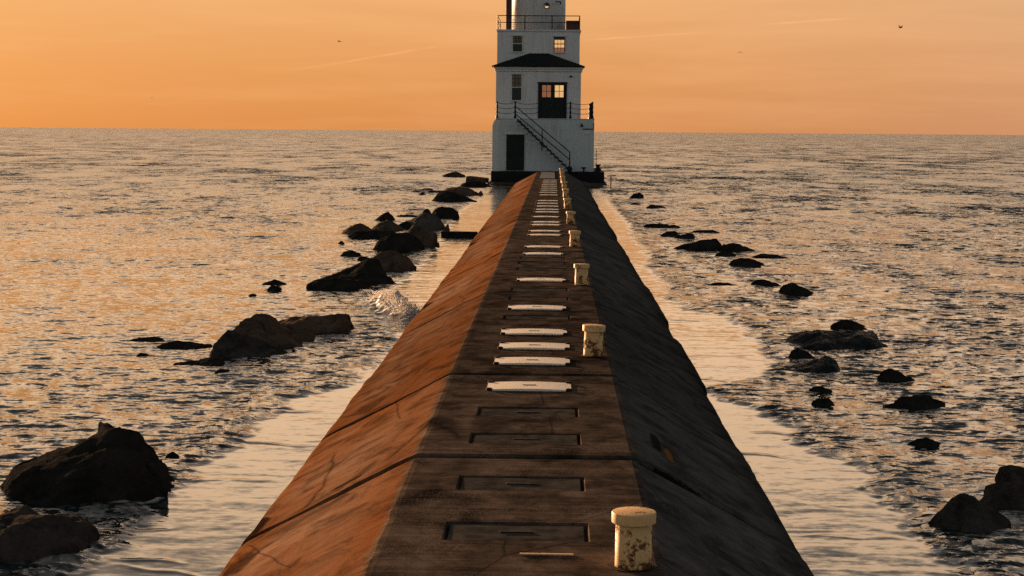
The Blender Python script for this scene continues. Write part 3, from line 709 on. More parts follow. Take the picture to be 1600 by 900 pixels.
# ------------------------------------------------------------------ rocks
# side, name, label, x, y, heading, length, half thickness, [(along, height)...], kind of stone
ROCKS = [
    ('L', 'boulder', 'largest dark wedge-shaped boulder, long slope to the left, near bottom left', -4.12, 14.51, 0.5, 1.54, 0.85, [(-0.001, 0.0), (0.048, 0.132), (0.187, 0.22), (0.357, 0.327), (0.51, 0.451), (0.607, 0.517), (0.705, 0.529), (0.79, 0.495), (0.868, 0.329), (0.938, 0.132), (1.001, 0.001)], 0),
    ('L', 'boulder', 'rounded black boulder cut by the bottom left corner of the view', -4.03, 12.37, -0.04, 1.11, 0.61, [(0.0, 0.0), (0.146, 0.199), (0.335, 0.25), (0.522, 0.25), (0.663, 0.258), (0.803, 0.221), (0.942, 0.158), (0.992, 0.076), (1.0, 0.0)], 1),
    ('L', 'rock', 'small round stone beside the right foot of the largest wedge-shaped boulder', -3.65, 15.73, -0.13, 0.17, 0.1, [(0.0, 0.0), (0.234, 0.046), (0.543, 0.062), (0.849, 0.038), (1.0, 0.0)], 0),
    ('L', 'boulder', 'peaked brown boulder, tallest of the midway left cluster', -4.25, 24.29, -0.16, 1.26, 0.59, [(0.0, 0.0), (0.167, 0.263), (0.275, 0.424), (0.382, 0.486), (0.48, 0.451), (0.643, 0.299), (0.822, 0.189), (0.951, 0.067), (1.0, 0.0)], 2),
    ('L', 'boulder', 'low angular boulder in front of the peaked brown boulder', -4.28, 23.23, -0.31, 1.11, 0.61, [(-0.0, 0.0), (0.07, 0.213), (0.225, 0.343), (0.396, 0.314), (0.605, 0.194), (0.794, 0.101), (1.0, 0.0)], 1),
    ('L', 'boulder', 'smooth grey boulder squeezed behind the peaked brown boulder', -3.96, 25.04, -0.03, 0.73, 0.4, [(-0.0, 0.0), (0.169, 0.224), (0.488, 0.248), (0.765, 0.2), (0.945, 0.131), (1.0, 0.0)], 2),
    ('L', 'boulder', 'flat-topped slab boulder at the right end of the midway left cluster', -3.9, 26.33, -0.5, 1.44, 0.79, [(0.033, 0.03), (0.203, 0.131), (0.483, 0.241), (0.667, 0.299), (0.895, 0.31), (1.012, 0.288), (1.029, 0.154), (0.975, 0.0)], 2),
    ('L', 'rock', 'thin dark rock barely awash, farthest left of the midway cluster', -6.12, 24.62, 0.5, 0.59, 0.32, [(-0.0, 0.0), (0.326, 0.03), (0.758, 0.047), (0.931, 0.032), (1.0, 0.0)], 0),
    ('L', 'rock', 'long low rock awash just left of the peaked brown boulder', -5.33, 24.02, 0.0, 0.96, 0.4, [(-0.0, 0.0), (0.184, 0.051), (0.317, 0.071), (0.572, 0.044), (0.827, 0.037), (1.0, 0.0)], 0),
    ('L', 'rock', 'small stub of rock poking out left of the long low rock', -5.72, 22.94, -0.23, 0.22, 0.12, [(-0.0, 0.0), (0.321, 0.04), (0.73, 0.035), (1.0, 0.0)], 0),
    ('L', 'rock', 'jagged low rock with a raised right end in front of the midway cluster', -4.79, 22.21, 0.25, 0.76, 0.42, [(0.0, 0.0), (0.278, 0.031), (0.51, 0.027), (0.767, 0.067), (0.931, 0.083), (1.0, 0.0)], 0),
    ('L', 'rock', 'small wet stone just below the jagged low rock', -4.31, 21.44, -0.18, 0.24, 0.13, [(0.0, 0.0), (0.349, 0.046), (0.694, 0.041), (1.0, 0.0)], 0),
    ('L', 'rock', 'small pointed rock alone in open water, upper of a pair', -5.69, 33.86, 0.38, 0.63, 0.32, [(0.0, 0.0), (0.282, 0.088), (0.487, 0.132), (0.743, 0.081), (1.0, 0.0)], 0),
    ('L', 'rock', 'low dark stone directly in front of the lone small pointed rock', -5.5, 32.64, -0.29, 0.38, 0.21, [(0.0, 0.0), (0.322, 0.073), (0.682, 0.078), (1.0, 0.0)], 0),
    ('L', 'rock', 'tiny stone lowest and leftmost near the lone pair of rocks', -5.7, 31.28, 0.1, 0.21, 0.12, [(0.0, 0.0), (0.377, 0.053), (0.752, 0.053), (1.0, 0.0)], 0),
    ('L', 'boulder', 'long dark slab boulder, nearest of the big left cluster', -4.3, 33.1, 0.1, 1.31, 0.66, [(-0.0, 0.0), (0.036, 0.152), (0.167, 0.227), (0.405, 0.258), (0.702, 0.227), (0.905, 0.121), (1.0, 0.0)], 0),
    ('L', 'boulder', 'sloping black boulder right behind the nearest long slab', -4.29, 35.19, 0.23, 1.55, 0.78, [(0.0, 0.0), (0.3, 0.155), (0.536, 0.329), (0.73, 0.472), (0.859, 0.437), (0.946, 0.179), (1.0, 0.0)], 0),
    ('L', 'boulder', 'low wet boulder tapering right beside the sloping black boulder', -3.88, 34.42, -0.5, 1.35, 0.68, [(0.017, 0.014), (0.255, 0.188), (0.462, 0.248), (0.725, 0.203), (0.9, 0.074), (0.987, 0.0)], 0),
    ('L', 'boulder', 'broad dark boulder with a pale ridge, middle of the big left cluster', -3.68, 37.9, 0.31, 1.11, 0.56, [(-0.0, 0.0), (0.098, 0.292), (0.294, 0.443), (0.539, 0.457), (0.818, 0.333), (0.967, 0.156), (1.0, 0.0)], 2),
    ('L', 'boulder', 'bulky black boulder above the pale-ridged boulder', -4.11, 44.02, -0.08, 1.37, 0.69, [(0.0, 0.0), (0.154, 0.323), (0.385, 0.488), (0.646, 0.494), (0.846, 0.338), (1.0, 0.0)], 0),
    ('L', 'boulder', 'boulder with a sunlit orange left face in the big left cluster', -3.65, 45.82, -0.19, 0.98, 0.5, [(-0.0, 0.0), (0.136, 0.42), (0.318, 0.61), (0.636, 0.554), (0.999, 0.395), (1.09, 0.147), (1.0, 0.0)], 2),
    ('L', 'rock', 'small square dark rock off the left edge of the big left cluster', -5.1, 41.85, -0.32, 0.55, 0.3, [(0.0, 0.0), (0.108, 0.124), (0.537, 0.167), (0.822, 0.102), (1.0, 0.0)], 0),
    ('L', 'rock', 'little flat rock between the square dark rock and the pale-ridged boulder', -4.57, 40.45, -0.37, 0.47, 0.26, [(-0.0, 0.0), (0.251, 0.089), (0.668, 0.062), (1.0, 0.0)], 0),
    ('L', 'rock', 'tiny lone pointed stone left of the big left cluster', -5.91, 46.17, 0.13, 0.23, 0.13, [(-0.0, 0.0), (0.417, 0.078), (0.667, 0.078), (1.0, 0.0)], 0),
    ('L', 'boulder', 'brown humped boulder, leftmost of the big left cluster', -5.97, 50.81, 0.5, 1.08, 0.55, [(-0.025, 0.0), (0.212, 0.214), (0.497, 0.369), (0.687, 0.32), (0.878, 0.131), (1.022, 0.012)], 2),
    ('L', 'boulder', 'low bluish wet boulder in front of the humped and pointed boulders', -5.29, 49.21, 0.35, 1.72, 0.87, [(-0.0, 0.0), (0.138, 0.175), (0.415, 0.214), (0.762, 0.207), (0.916, 0.092), (1.0, 0.0)], 0),
    ('L', 'boulder', 'sharp triangular boulder rising above the back of the big left cluster', -5.92, 58.11, 0.16, 0.85, 0.43, [(0.0, 0.0), (0.322, 0.211), (0.677, 0.369), (0.838, 0.238), (1.0, 0.0)], 0),
    ('L', 'boulder', 'grey boulder right under the sharp triangular boulder', -5.24, 52.91, 0.15, 1.19, 0.6, [(-0.0, 0.0), (0.208, 0.24), (0.458, 0.36), (0.708, 0.24), (1.0, 0.0)], 2),
    ('L', 'boulder', 'smooth domed boulder between the grey and the pale flat boulders', -4.66, 53.34, 0.5, 0.94, 0.47, [(-0.029, 0.0), (0.145, 0.2), (0.437, 0.292), (0.789, 0.238), (1.025, 0.014)], 0),
    ('L', 'boulder', 'broad pale grey flat-sided boulder at the top of the big left cluster', -4.03, 53.27, -0.5, 1.44, 0.73, [(0.014, 0.012), (0.118, 0.381), (0.409, 0.588), (0.823, 0.509), (1.112, 0.235), (0.989, 0.0)], 3),
    ('L', 'boulder', 'dark blocky boulder behind the pale grey flat-sided boulder', -4.0, 60.59, 0.17, 1.12, 0.56, [(0.0, 0.0), (0.204, 0.329), (0.459, 0.467), (0.819, 0.385), (0.999, 0.247), (1.0, 0.0)], 0),
    ('L', 'rock', 'small dark knob on the left of the dark blocky boulder', -4.88, 63.76, 0.5, 0.39, 0.22, [(-0.108, 0.0), (0.343, 0.187), (0.796, 0.211), (1.1, 0.023)], 0),
    ('L', 'rock', 'flat dark rock at the back left of the pale grey boulder', -5.29, 61.06, -0.5, 1.07, 0.54, [(0.052, 0.026), (0.246, 0.116), (0.665, 0.102), (0.954, 0.0)], 0),
    ('L', 'boulder', 'nearest dark boulder of the far left cluster by the lighthouse', -4.49, 74.98, 0.5, 2.11, 1.07, [(-0.019, 0.0), (0.108, 0.347), (0.291, 0.513), (0.549, 0.44), (0.845, 0.229), (1.013, 0.02)], 0),
    ('L', 'boulder', 'middle boulder of the far left cluster, right behind the nearest one', -4.59, 82.12, -0.27, 2.11, 1.07, [(-0.0, 0.0), (0.154, 0.377), (0.462, 0.462), (0.788, 0.4), (1.037, 0.26), (1.0, 0.0)], 2),
    ('L', 'boulder', 'farthest boulder of the far left cluster, closest to the lighthouse foot', -4.43, 94.52, 0.5, 1.89, 0.95, [(-0.056, 0.0), (0.098, 0.325), (0.462, 0.362), (0.829, 0.272), (1.04, 0.054)], 0),
    ('L', 'rock', 'tiny leftmost rock off the far left cluster', -7.11, 85.88, 0.5, 0.48, 0.26, [(-0.084, 0.0), (0.496, 0.089), (1.079, 0.015)], 0),
    ('L', 'rock', 'small dark rock just right of the tiny leftmost rock', -6.47, 82.11, 0.22, 0.53, 0.29, [(-0.0, 0.0), (0.466, 0.171), (1.0, 0.0)], 0),
    ('L', 'rock', 'flat rock behind the two small outliers of the far left cluster', -6.8, 89.25, 0.23, 0.76, 0.39, [(-0.0, 0.0), (0.333, 0.121), (0.777, 0.121), (1.0, 0.0)], 0),
    ('L', 'rock', 'low flat rock touching the left edge of the far left cluster', -6.01, 84.78, 0.22, 1.05, 0.53, [(0.0, 0.0), (0.307, 0.153), (0.768, 0.115), (1.0, 0.0)], 0),
    ('L', 'rock', 'low rock on the waterline left of the broken concrete block', -6.91, 115.13, 0.5, 1.68, 0.85, [(-0.035, 0.0), (0.247, 0.235), (0.601, 0.388), (0.814, 0.283), (1.029, 0.021)], 0),
    ('R', 'rock', 'pale lump of stone against the lighthouse plinth, right of the breakwater', 1.68, 97.7, 0.25, 1.2, 0.66, [(0.0, 0.0), (0.211, 0.242), (0.568, 0.324), (0.855, 0.202), (1.0, 0.0)], 3),
    ('R', 'rock', 'lower pale stone in the wash at the right foot of the plinth', 2.42, 94.56, 0.24, 1.16, 0.64, [(0.0, 0.0), (0.354, 0.195), (0.712, 0.157), (1.0, 0.0)], 3),
    ('L', 'rock', 'low stone in the wash at the left foot of the lighthouse plinth', -3.39, 98.73, 0.25, 1.33, 0.67, [(0.0, 0.0), (0.284, 0.178), (0.641, 0.179), (1.0, 0.0)], 2),
    ('R', 'rock', 'small standing rock nearest the lighthouse on the right side', 3.99, 80.38, 0.21, 0.74, 0.4, [(0.0, 0.0), (0.281, 0.233), (0.66, 0.299), (0.948, 0.2), (1.0, 0.0)], 0),
    ('R', 'rock', 'tiny low rock just below the small standing rock', 3.61, 73.27, 0.19, 0.54, 0.3, [(-0.0, 0.0), (0.349, 0.121), (0.822, 0.06), (1.0, 0.0)], 0),
    ('R', 'rock', 'low wedge rock right of the small standing rock', 4.33, 70.04, -0.5, 0.98, 0.54, [(-0.0, 0.0), (0.231, 0.181), (0.566, 0.133), (1.0, 0.0)], 0),
    ('R', 'rock', 'flat dark rock, leftmost of the right middle cluster', 3.49, 55.68, 0.15, 0.96, 0.53, [(-0.0, 0.0), (0.098, 0.138), (0.447, 0.162), (0.847, 0.139), (1.0, 0.0)], 0),
    ('R', 'rock', 'small bluish rock touching the right of the flat dark rock', 4.03, 55.57, -0.5, 0.59, 0.32, [(-0.003, 0.001), (0.344, 0.124), (0.695, 0.108), (1.003, 0.0)], 0),
    ('R', 'rock', 'sloping bluish rock below the flat dark rock', 3.54, 51.08, -0.38, 0.68, 0.37, [(-0.0, 0.0), (0.397, 0.157), (0.795, 0.207), (1.063, 0.129), (1.0, 0.0)], 0),
    ('R', 'rock', 'square-ended dark rock right of the sloping bluish rock', 3.88, 49.91, -0.32, 0.74, 0.4, [(0.0, 0.0), (0.351, 0.132), (0.819, 0.203), (0.968, 0.123), (1.0, 0.0)], 0),
    ('R', 'rock', 'long low rock awash behind the square-ended dark rock', 4.84, 53.06, -0.5, 1.16, 0.64, [(-0.001, 0.001), (0.25, 0.078), (0.626, 0.071), (1.001, 0.0)], 0),
    ('R', 'boulder', 'broad smooth bluish boulder, left of the pair on the right', 4.0, 45.57, -0.47, 1.44, 0.79, [(-0.0, 0.0), (0.243, 0.166), (0.599, 0.299), (0.854, 0.332), (1.053, 0.21), (1.0, 0.0)], 0),
    ('R', 'boulder', 'humped bluish boulder, right of the pair on the right', 4.95, 44.96, -0.11, 1.09, 0.6, [(0.0, 0.0), (0.135, 0.19), (0.393, 0.251), (0.618, 0.199), (1.0, 0.0)], 0),
    ('R', 'rock', 'small dark rock tucked in front of the humped bluish boulder pair', 4.46, 43.04, -0.3, 0.59, 0.32, [(-0.0, 0.0), (0.31, 0.095), (0.748, 0.085), (1.0, 0.0)], 0),
    ('R', 'boulder', 'round black boulder below the bluish pair', 4.69, 39.98, -0.5, 0.97, 0.53, [(-0.004, 0.002), (0.069, 0.139), (0.292, 0.216), (0.517, 0.192), (0.743, 0.103), (1.004, 0.0)], 0),
    ('R', 'rock', 'thin rock awash right above the round black boulder', 5.5, 42.52, -0.11, 1.03, 0.57, [(0.0, 0.0), (0.309, 0.077), (0.62, 0.082), (1.0, 0.0)], 0),
    ('R', 'rock', 'dark rock with a low tail, left of the two beyond the bare water', 4.49, 34.72, 0.11, 0.72, 0.39, [(0.0, 0.0), (0.162, 0.131), (0.37, 0.16), (0.621, 0.102), (1.0, 0.0)], 0),
    ('R', 'rock', 'flat sliver of rock awash left of the dark rock with a low tail', 3.54, 34.69, -0.13, 0.67, 0.37, [(-0.0, 0.0), (0.26, 0.048), (0.63, 0.038), (1.0, 0.0)], 0),
    ('R', 'boulder', 'angular dark boulder right of the dark rock with a low tail', 4.87, 33.04, -0.08, 0.79, 0.43, [(0.0, 0.0), (0.135, 0.195), (0.344, 0.24), (0.592, 0.16), (1.0, 0.0)], 0),
    ('R', 'boulder', 'peaked black boulder behind the wave-washed flat boulder', 4.86, 27.04, -0.04, 0.73, 0.4, [(-0.0, 0.0), (0.172, 0.142), (0.347, 0.188), (0.613, 0.136), (1.0, 0.0)], 0),
    ('R', 'boulder', 'flat wave-washed bluish boulder with a blunt right end', 4.28, 25.15, 0.3, 1.45, 0.78, [(0.0, 0.0), (0.178, 0.154), (0.389, 0.216), (0.695, 0.194), (0.911, 0.176), (0.974, 0.123), (1.0, 0.0)], 4),
    ('R', 'rock', 'dark knob of rock behind the smooth bluish sloping boulder', 3.55, 23.45, -0.24, 0.44, 0.24, [(0.0, 0.0), (0.1, 0.125), (0.311, 0.175), (0.654, 0.116), (1.0, 0.0)], 0),
    ('R', 'boulder', 'smooth bluish sloping boulder with a dark blunt right end', 3.49, 22.31, -0.08, 0.82, 0.45, [(0.0, 0.0), (0.257, 0.076), (0.523, 0.153), (0.758, 0.211), (0.888, 0.159), (1.0, 0.0)], 4),
    ('R', 'rock', 'two-humped dark rock alone on the far right water', 4.45, 21.4, -0.35, 0.56, 0.23, [(0.0, 0.0), (0.146, 0.134), (0.326, 0.184), (0.54, 0.139), (0.694, 0.093), (0.815, 0.088), (1.0, 0.0)], 0),
    ('R', 'rock', 'small round rock at the edge of the scalloped wave on the right', 3.19, 19.37, -0.09, 0.29, 0.16, [(0.0, 0.0), (0.099, 0.079), (0.359, 0.112), (0.702, 0.099), (1.0, 0.0)], 0),
    ('R', 'rock', 'low dark rock almost covered by ripples above the small round rock', 3.3, 20.41, 0.32, 0.44, 0.21, [(0.0, 0.0), (0.287, 0.053), (0.578, 0.057), (1.0, 0.0)], 0),
    ('R', 'rock', 'low humped rock breaking the chop on the far right', 4.26, 19.38, 0.29, 0.86, 0.26, [(-0.0, 0.0), (0.246, 0.063), (0.393, 0.104), (0.694, 0.103), (1.0, 0.0)], 0),
    ('R', 'rock', 'low dark rock ringed by foam right of the bare wet strip', 3.83, 16.94, 0.15, 0.41, 0.2, [(-0.0, 0.0), (0.237, 0.054), (0.511, 0.065), (0.755, 0.043), (1.0, 0.0)], 0),
    ('R', 'boulder', 'pyramid-shaped black boulder near the bottom right', 3.43, 13.45, -0.47, 0.64, 0.35, [(0.0, 0.0), (0.14, 0.116), (0.262, 0.229), (0.444, 0.297), (0.595, 0.281), (0.767, 0.179), (0.905, 0.079), (1.0, 0.0)], 1),
    ('R', 'boulder', 'big black boulder at the right edge behind the pyramid-shaped one', 4.11, 14.25, 0.27, 0.86, 0.35, [(0.0, 0.0), (0.083, 0.118), (0.205, 0.194), (0.463, 0.224), (0.765, 0.179), (1.0, 0.0)], 1),
    ('R', 'boulder', 'upper boulder resting against the big black boulder at the right edge', 4.32, 15.1, 0.12, 0.52, 0.27, [(-0.0, 0.0), (0.039, 0.134), (0.156, 0.201), (0.352, 0.188), (0.623, 0.137), (1.0, 0.0)], 1),
]
WL = .12                                                     # still-water level
TONE = ['rock_black', 'rock_mid', 'rock_brown', 'rock_grey', 'rock_wet']
def rock_mesh(L, half, prof, seed, fine):
    """broken stone: angular sections lofted along the crest, then roughened"""
    rk = random.Random(seed * 13 + 5)
    prof = sorted(prof)
    if max(p[1] for p in prof) < .11: prof = [(u, h * 1.35 + .012) for u, h in prof]
    px = [p[0] for p in prof]; pz = [max(p[1], 0.) for p in prof]; H = max(pz)
    px = [(p - px[0]) / (px[-1] - px[0]) for p in px]
    t = bmesh.new(); secs = []
    drift = 0.
    for i, (u, h) in enumerate(zip(px, pz)):
        end = i in (0, len(px) - 1)
        w_ = half * max(.34, max(0., 1 - abs(2 * u - 1) ** 2.6) ** .5) * rk.uniform(.82, 1.12)
        h = h + .015 if end else h + .01
        drift = .6 * drift + rk.uniform(-.22, .22) * w_
        x = (u - .5) * L
        f1, f2 = rk.uniform(.55, .92), rk.uniform(.42, .82)
        b1, b2 = rk.uniform(.5, .9), rk.uniform(.5, .9)
        jx = 0 if end else rk.uniform(-.05, .05) * L
        secs.append([t.verts.new(p) for p in ((x, -w_ * 1.02, -.45), (x + jx, -w_, h * .08), (x - jx, min(-w_ * f1, drift - .02), h * f2), (x, drift, h),
                                              (x + jx, max(w_ * b1, drift + .02), h * b2), (x, w_, 0.), (x, w_ * 1.02, -.45))])
    for A, B in zip(secs, secs[1:]):
        for k_ in range(6):
            q_ = (A[k_], B[k_], B[k_ + 1], A[k_ + 1])
            if rk.random() < .5: t.faces.new((q_[0], q_[1], q_[2])); t.faces.new((q_[0], q_[2], q_[3]))
            else: t.faces.new((q_[0], q_[1], q_[3])); t.faces.new((q_[1], q_[2], q_[3]))
    t.faces.new(secs[0]); t.faces.new(secs[-1])
    bmesh.ops.recalc_face_normals(t, faces=t.faces)
    bmesh.ops.triangulate(t, faces=[f for f in t.faces if len(f.verts) > 3])
    for it in range(4 if fine else 3):
        bmesh.ops.subdivide_edges(t, edges=list(t.edges), cuts=1, use_grid_fill=True)
        bmesh.ops.triangulate(t, faces=[f for f in t.faces if len(f.verts) > 3])
        if it == 1: bmesh.ops.smooth_vert(t, verts=list(t.verts), factor=.35, use_axis_x=True, use_axis_y=True, use_axis_z=True)
    t.normal_update()
    m_ = min(L, 1.5); s = 2.4 / max(.3, m_)
    off = Vector((seed * 3.1, seed * 1.7, 0))
    for v in t.verts:
        p = v.co
        n = noise.fractal(p * s + off, .75, 2.1, 6)
        r = 1 - abs(noise.noise(p * s * 1.1 + off * 2))
        d = .030 * m_ * n - .035 * m_ * max(0., r - .86) * 3
        d *= min(1., .35 + 2.2 * max(0., p.z) / max(H, .1))
        v.co = p + v.normal * d
    return t
for i, (side, name, label, x, y, ang, L, half, prof, tone) in enumerate(ROCKS):
    o = obj(name, rock_mesh(L, half, prof, i + 11, y < 30 and L > .4), M[TONE[tone]], None, False, (x, y, WL - .02))
    o.rotation_euler = (0, 0, ang)
    for p in o.data.polygons: p.use_smooth = True
    me = o.data
    o.data.set_sharp_from_angle(angle=math.radians(26))
    tag(o, label, name, 'rocks in the water left of the breakwater' if side == 'L' else 'rocks in the water right of the breakwater')

# ------------------------------------------------------------------ water
def smooth(a, b, x):
    t = np.clip((x - a) / (b - a), 0, 1); return t * t * (3 - 2 * t)
NR, NA = 1900, 720
r_in = np.linspace(.3, 12.5, 12)[:-1]
r_mid = 12.5 * (620 / 12.5) ** (np.arange(NR) / (NR - 1))
r_out = 620 * (90000 / 620) ** (np.arange(1, 26) / 25)
Rr = np.concatenate([r_in, r_mid, r_out])
a_in = np.linspace(-.36, .36, NA)
a_l = np.linspace(.36, 2 * PI - .36, 90)[1:-1]
Aa = np.concatenate([a_in, a_l])
OX, OY = 0., -1.5
RR, AA = np.meshgrid(Rr, Aa, indexing='ij')
X = OX + RR * np.sin(AA); Y = OY + RR * np.cos(AA)
dr = np.gradient(Rr)[:, None] * np.ones_like(AA)
inner = (smooth(.355, .30, np.abs(np.where(AA > PI, AA - 2 * PI, AA)))) * smooth(610, 420, RR) * smooth(9, 13, RR)
RFY = [.964 * q_ for q_ in [5, 11.8, 12.5, 13.5, 14.2, 14.8, 15.3, 16.4, 17, 17.7, 18.7, 19.6, 20.3, 21.4, 21.9, 23, 25.8, 28, 30.2, 30.9, 33.3, 36, 40.3, 46, 52.7, 60, 70, 100]]
RFX = [.964 * q_ for q_ in [3.25, 3.09, 3.07, 3.05, 3.03, 2.94, 3.01, 3.05, 2.83, 2.60, 2.64, 2.50, 2.10, 1.98, 2.43, 3.05, 3.26, 3.22, 3.11, 2.46, 2.26, 2.5, 2.27, 2.6, 2.44, 2.7, 2.55, 2.6]]
LFY = [.964 * q_ for q_ in [5, 11.5, 12.3, 12.9, 13.7, 15.1, 16.5, 18.1, 20.1, 21.4, 23.9, 26, 28, 29.5, 32, 37.9, 44, 50.3, 68.5, 90.5, 110]]
LFX = [.964 * q_ for q_ in [-3.3, -3.35, -3.43, -3.47, -3.43, -3.44, -3.36, -3.27, -3.15, -2.65, -2.44, -2.4, -2.7, -3.0, -3.4, -3.28, -3.25, -3.38, -3.82, -3.31, -3.3]]
wobx = .06 * np.sin(Y * 3.3 + .7 * np.sin(Y * 1.7)) + .04 * np.sin(Y * 7.9 + np.sin(Y * 3.1)) + .025 * np.sin(Y * 19.7 + 2 * np.sin(X * 4 + Y * 2.3))
sr = X - np.interp(Y, RFY, RFX) - wobx                       # distance outside the right wave front
sl = np.interp(Y, LFY, LFX) - X - wobx                       # distance outside the left wave front
along = smooth(112, 95, Y)
fr_w = .06 + .0035 * Y
calm = np.minimum(1 - smooth(-.02, fr_w * 1.3, sr), 1 - smooth(-.02, fr_w * 1.6, sl)) * along
out_d = np.maximum(sr, sl)
band = np.exp(-((out_d - .22) / .30) ** 2) * along * smooth(-.08, .03, out_d)
side = smooth(-3, 6, X)
amp = (.62 + .24 * side) * (1 - .86 * calm) * inner
gust = np.zeros_like(X)
rs = np.random.RandomState(5)
for i in range(14):
    lam = rs.uniform(4, 30); th = rs.uniform(0, 2 * PI)
    gust += np.sin(X * math.cos(th) * 2 * PI / lam + Y * math.sin(th) * 2 * PI / lam * .5 + rs.uniform(0, 7))
gust = 1 + .38 * np.tanh(gust / 3)
DX = np.zeros_like(X); DY = np.zeros_like(X); DZ = np.zeros_like(X)
lams = np.exp(np.linspace(math.log(.10), math.log(4.2), 96))
for i, lam in enumerate(lams):
    th = -PI / 2 + .12 + rs.normal() * .42                    # running in towards the viewer and the wall
    kx, ky = math.cos(th) * 2 * PI / lam, math.sin(th) * 2 * PI / lam
    kk = 2 * PI / lam
    sl_rms = WAVE_SLOPE * (1.0 if lam < .5 else (.5 / lam) ** 1.3)
    a = sl_rms / kk * rs.uniform(.7, 1.3)
    wgt = smooth(2.2, 4.5, lam / dr) if lam < 3 else smooth(2., 4., lam / dr)
    ph = kx * X + ky * Y + rs.uniform(0, 2 * PI)
    s, c = np.sin(ph), np.cos(ph)
    w2 = wgt * a * (1 + (2.6 * min(1., (lam - .45) / .5) * smooth(16, 110, RR) if lam > .45 else 0.))
    DZ += w2 * s; DX += w2 * .85 * c * kx / kk; DY += w2 * .85 * c * ky / kk
g = amp * gust
DZ *= g; DX *= g; DY *= g
# the long smooth runs carry faint lengthwise ripples
for i in range(16):
    lam = rs.uniform(.2, .8); th = PI / 2 + rs.normal() * .22
    kx, ky = math.cos(th) * 2 * PI / lam, math.sin(th) * 2 * PI / lam
    DZ += calm * inner * .0020 / (2 * PI / lam) * np.sin(kx * X + ky * Y + rs.uniform(0, 7)) * smooth(2, 4, lam / dr)
# thin wash lines left by the last wavelets
for i in range(34):
    sd_ = 1 if i % 2 else -1
    y_ = 10.5 + 34 * rs.rand() ** 1.7; xc = (2.35 if sd_ > 0 else -2.75) + rs.normal() * .25; wx = rs.uniform(.2, .7)
    yy = y_ + .10 * np.sin(X * rs.uniform(1, 4) + i) + .03 * np.sin(X * rs.uniform(8, 14) + i) + .25 * rs.normal() * (X - xc)
    DZ += calm * inner * rs.uniform(.003, .010) * np.exp(-((Y - yy) / (.022 + .0012 * y_)) ** 2) * np.exp(-((X - xc) / wx) ** 4)
# broken little crests along the wave fronts
rough = np.zeros_like(X)
for i in range(26):
    lam = rs.uniform(.05, .22); th = rs.uniform(0, 2 * PI)
    rough += np.sin(X * math.cos(th) * 2 * PI / lam + Y * math.sin(th) * 2 * PI / lam + rs.uniform(0, 7)) * lam / .2 * smooth(2.4, 4, lam / dr)
DZ += band * inner * (.0016 * rough + .012) + smooth(-.05, .3, out_d) * along * inner * .022
# a small wave breaking against the left wall
bxy = np.exp(-(((X + 2.75) / .55) ** 2 + ((Y - 29.6) / 1.1) ** 2))
jag = np.zeros_like(X)
for i in range(24):
    lam = rs.uniform(.12, .45); th = rs.uniform(0, 2 * PI)
    jag += np.sin(X * math.cos(th) * 2 * PI / lam + Y * math.sin(th) * 2 * PI / lam + rs.uniform(0, 7))
crest = np.exp(-(((X + 2.83 + .32 * (Y - 29.2)) / .26) ** 2)) * np.exp(-((Y - 29.1) / 1.25) ** 2)
DZ += crest * (.19 + .022 * jag)
foam = np.clip(crest * 1.9 - .35 + .10 * jag * (crest > .08), 0, 1)
foam += np.exp(-(((X + 2.7) / .6) ** 2 + ((Y - 28.2) / 1.6) ** 2)) * np.clip(np.abs(jag) * .28 - .55, 0, 1) * .7
# lace foam behind the right-hand front and round the nearest rocks
fo = np.zeros_like(X)
for (fx, fy, frx, fry) in ((3.45, 14.9, .35, .8), (3.75, 13.4, .35, .45), (4.2, 13.2, .5, .35), (-3.75, 14.1, .35, .5), (3.75, 17.2, .35, .3)):
    fo += np.exp(-(((X - fx) / frx) ** 2 + ((Y - fy) / fry) ** 2))
lace = np.zeros_like(X)
for i in range(18):
    lam = rs.uniform(.12, .5); th = rs.uniform(0, 2 * PI)
    lace += np.sin(X * math.cos(th) * 2 * PI / lam + Y * math.sin(th) * 2 * PI / lam + rs.uniform(0, 7))
foam += fo * smooth(1.2, 3.4, np.abs(lace)) * .35
foam += np.exp(-((out_d - .05) / .06) ** 2) * along * smooth(1.4, 3.6, np.abs(lace)) * .6 * smooth(60, 20, RR)
foam += np.exp(-((out_d - .3) / .3) ** 2) * along * smooth(2.2, 4.5, np.abs(lace)) * .22 * smooth(60, 20, RR)
V = np.stack([X + DX, Y + DY, DZ], -1).reshape(-1, 3)
nr, na = RR.shape
V = np.concatenate([V, [[OX, OY, 0.]]])
ii = np.arange(nr - 1)[:, None]; jj = np.arange(na)[None, :]; j2 = (jj + 1) % na
Q = np.stack([ii * na + jj, (ii + 1) * na + jj, (ii + 1) * na + j2, ii * na + j2], -1).reshape(-1, 4)
T3 = np.stack([np.full(na, len(V) - 1), np.arange(na), (np.arange(na) + 1) % na], -1)
# winding: make every face look up
Q = Q[:, ::-1]; T3 = T3[:, ::-1]
me = bpy.data.meshes.new('water')
me.vertices.add(len(V)); me.vertices.foreach_set('co', V.astype(np.float32).ravel())
nl = Q.size + T3.size
me.loops.add(nl); me.loops.foreach_set('vertex_index', np.concatenate([Q.ravel(), T3.ravel()]).astype(np.int32))
me.polygons.add(len(Q) + len(T3))
me.polygons.foreach_set('loop_start', np.concatenate([np.arange(len(Q)) * 4, Q.size + np.arange(len(T3)) * 3]).astype(np.int32))
me.update(calc_edges=True); me.validate()
if me.polygons[len(Q) // 2].normal.z < 0: me.flip_normals()
me.polygons.foreach_set('use_smooth', np.ones(len(me.polygons), bool))
chop = np.clip((.60 + .5 * side) * (1 - calm * .93) * (1 + 2.0 * band) * gust * (1 + 1.6 * smooth(25, 200, RR)), 0, 4)
far = smooth(14, 130, RR)
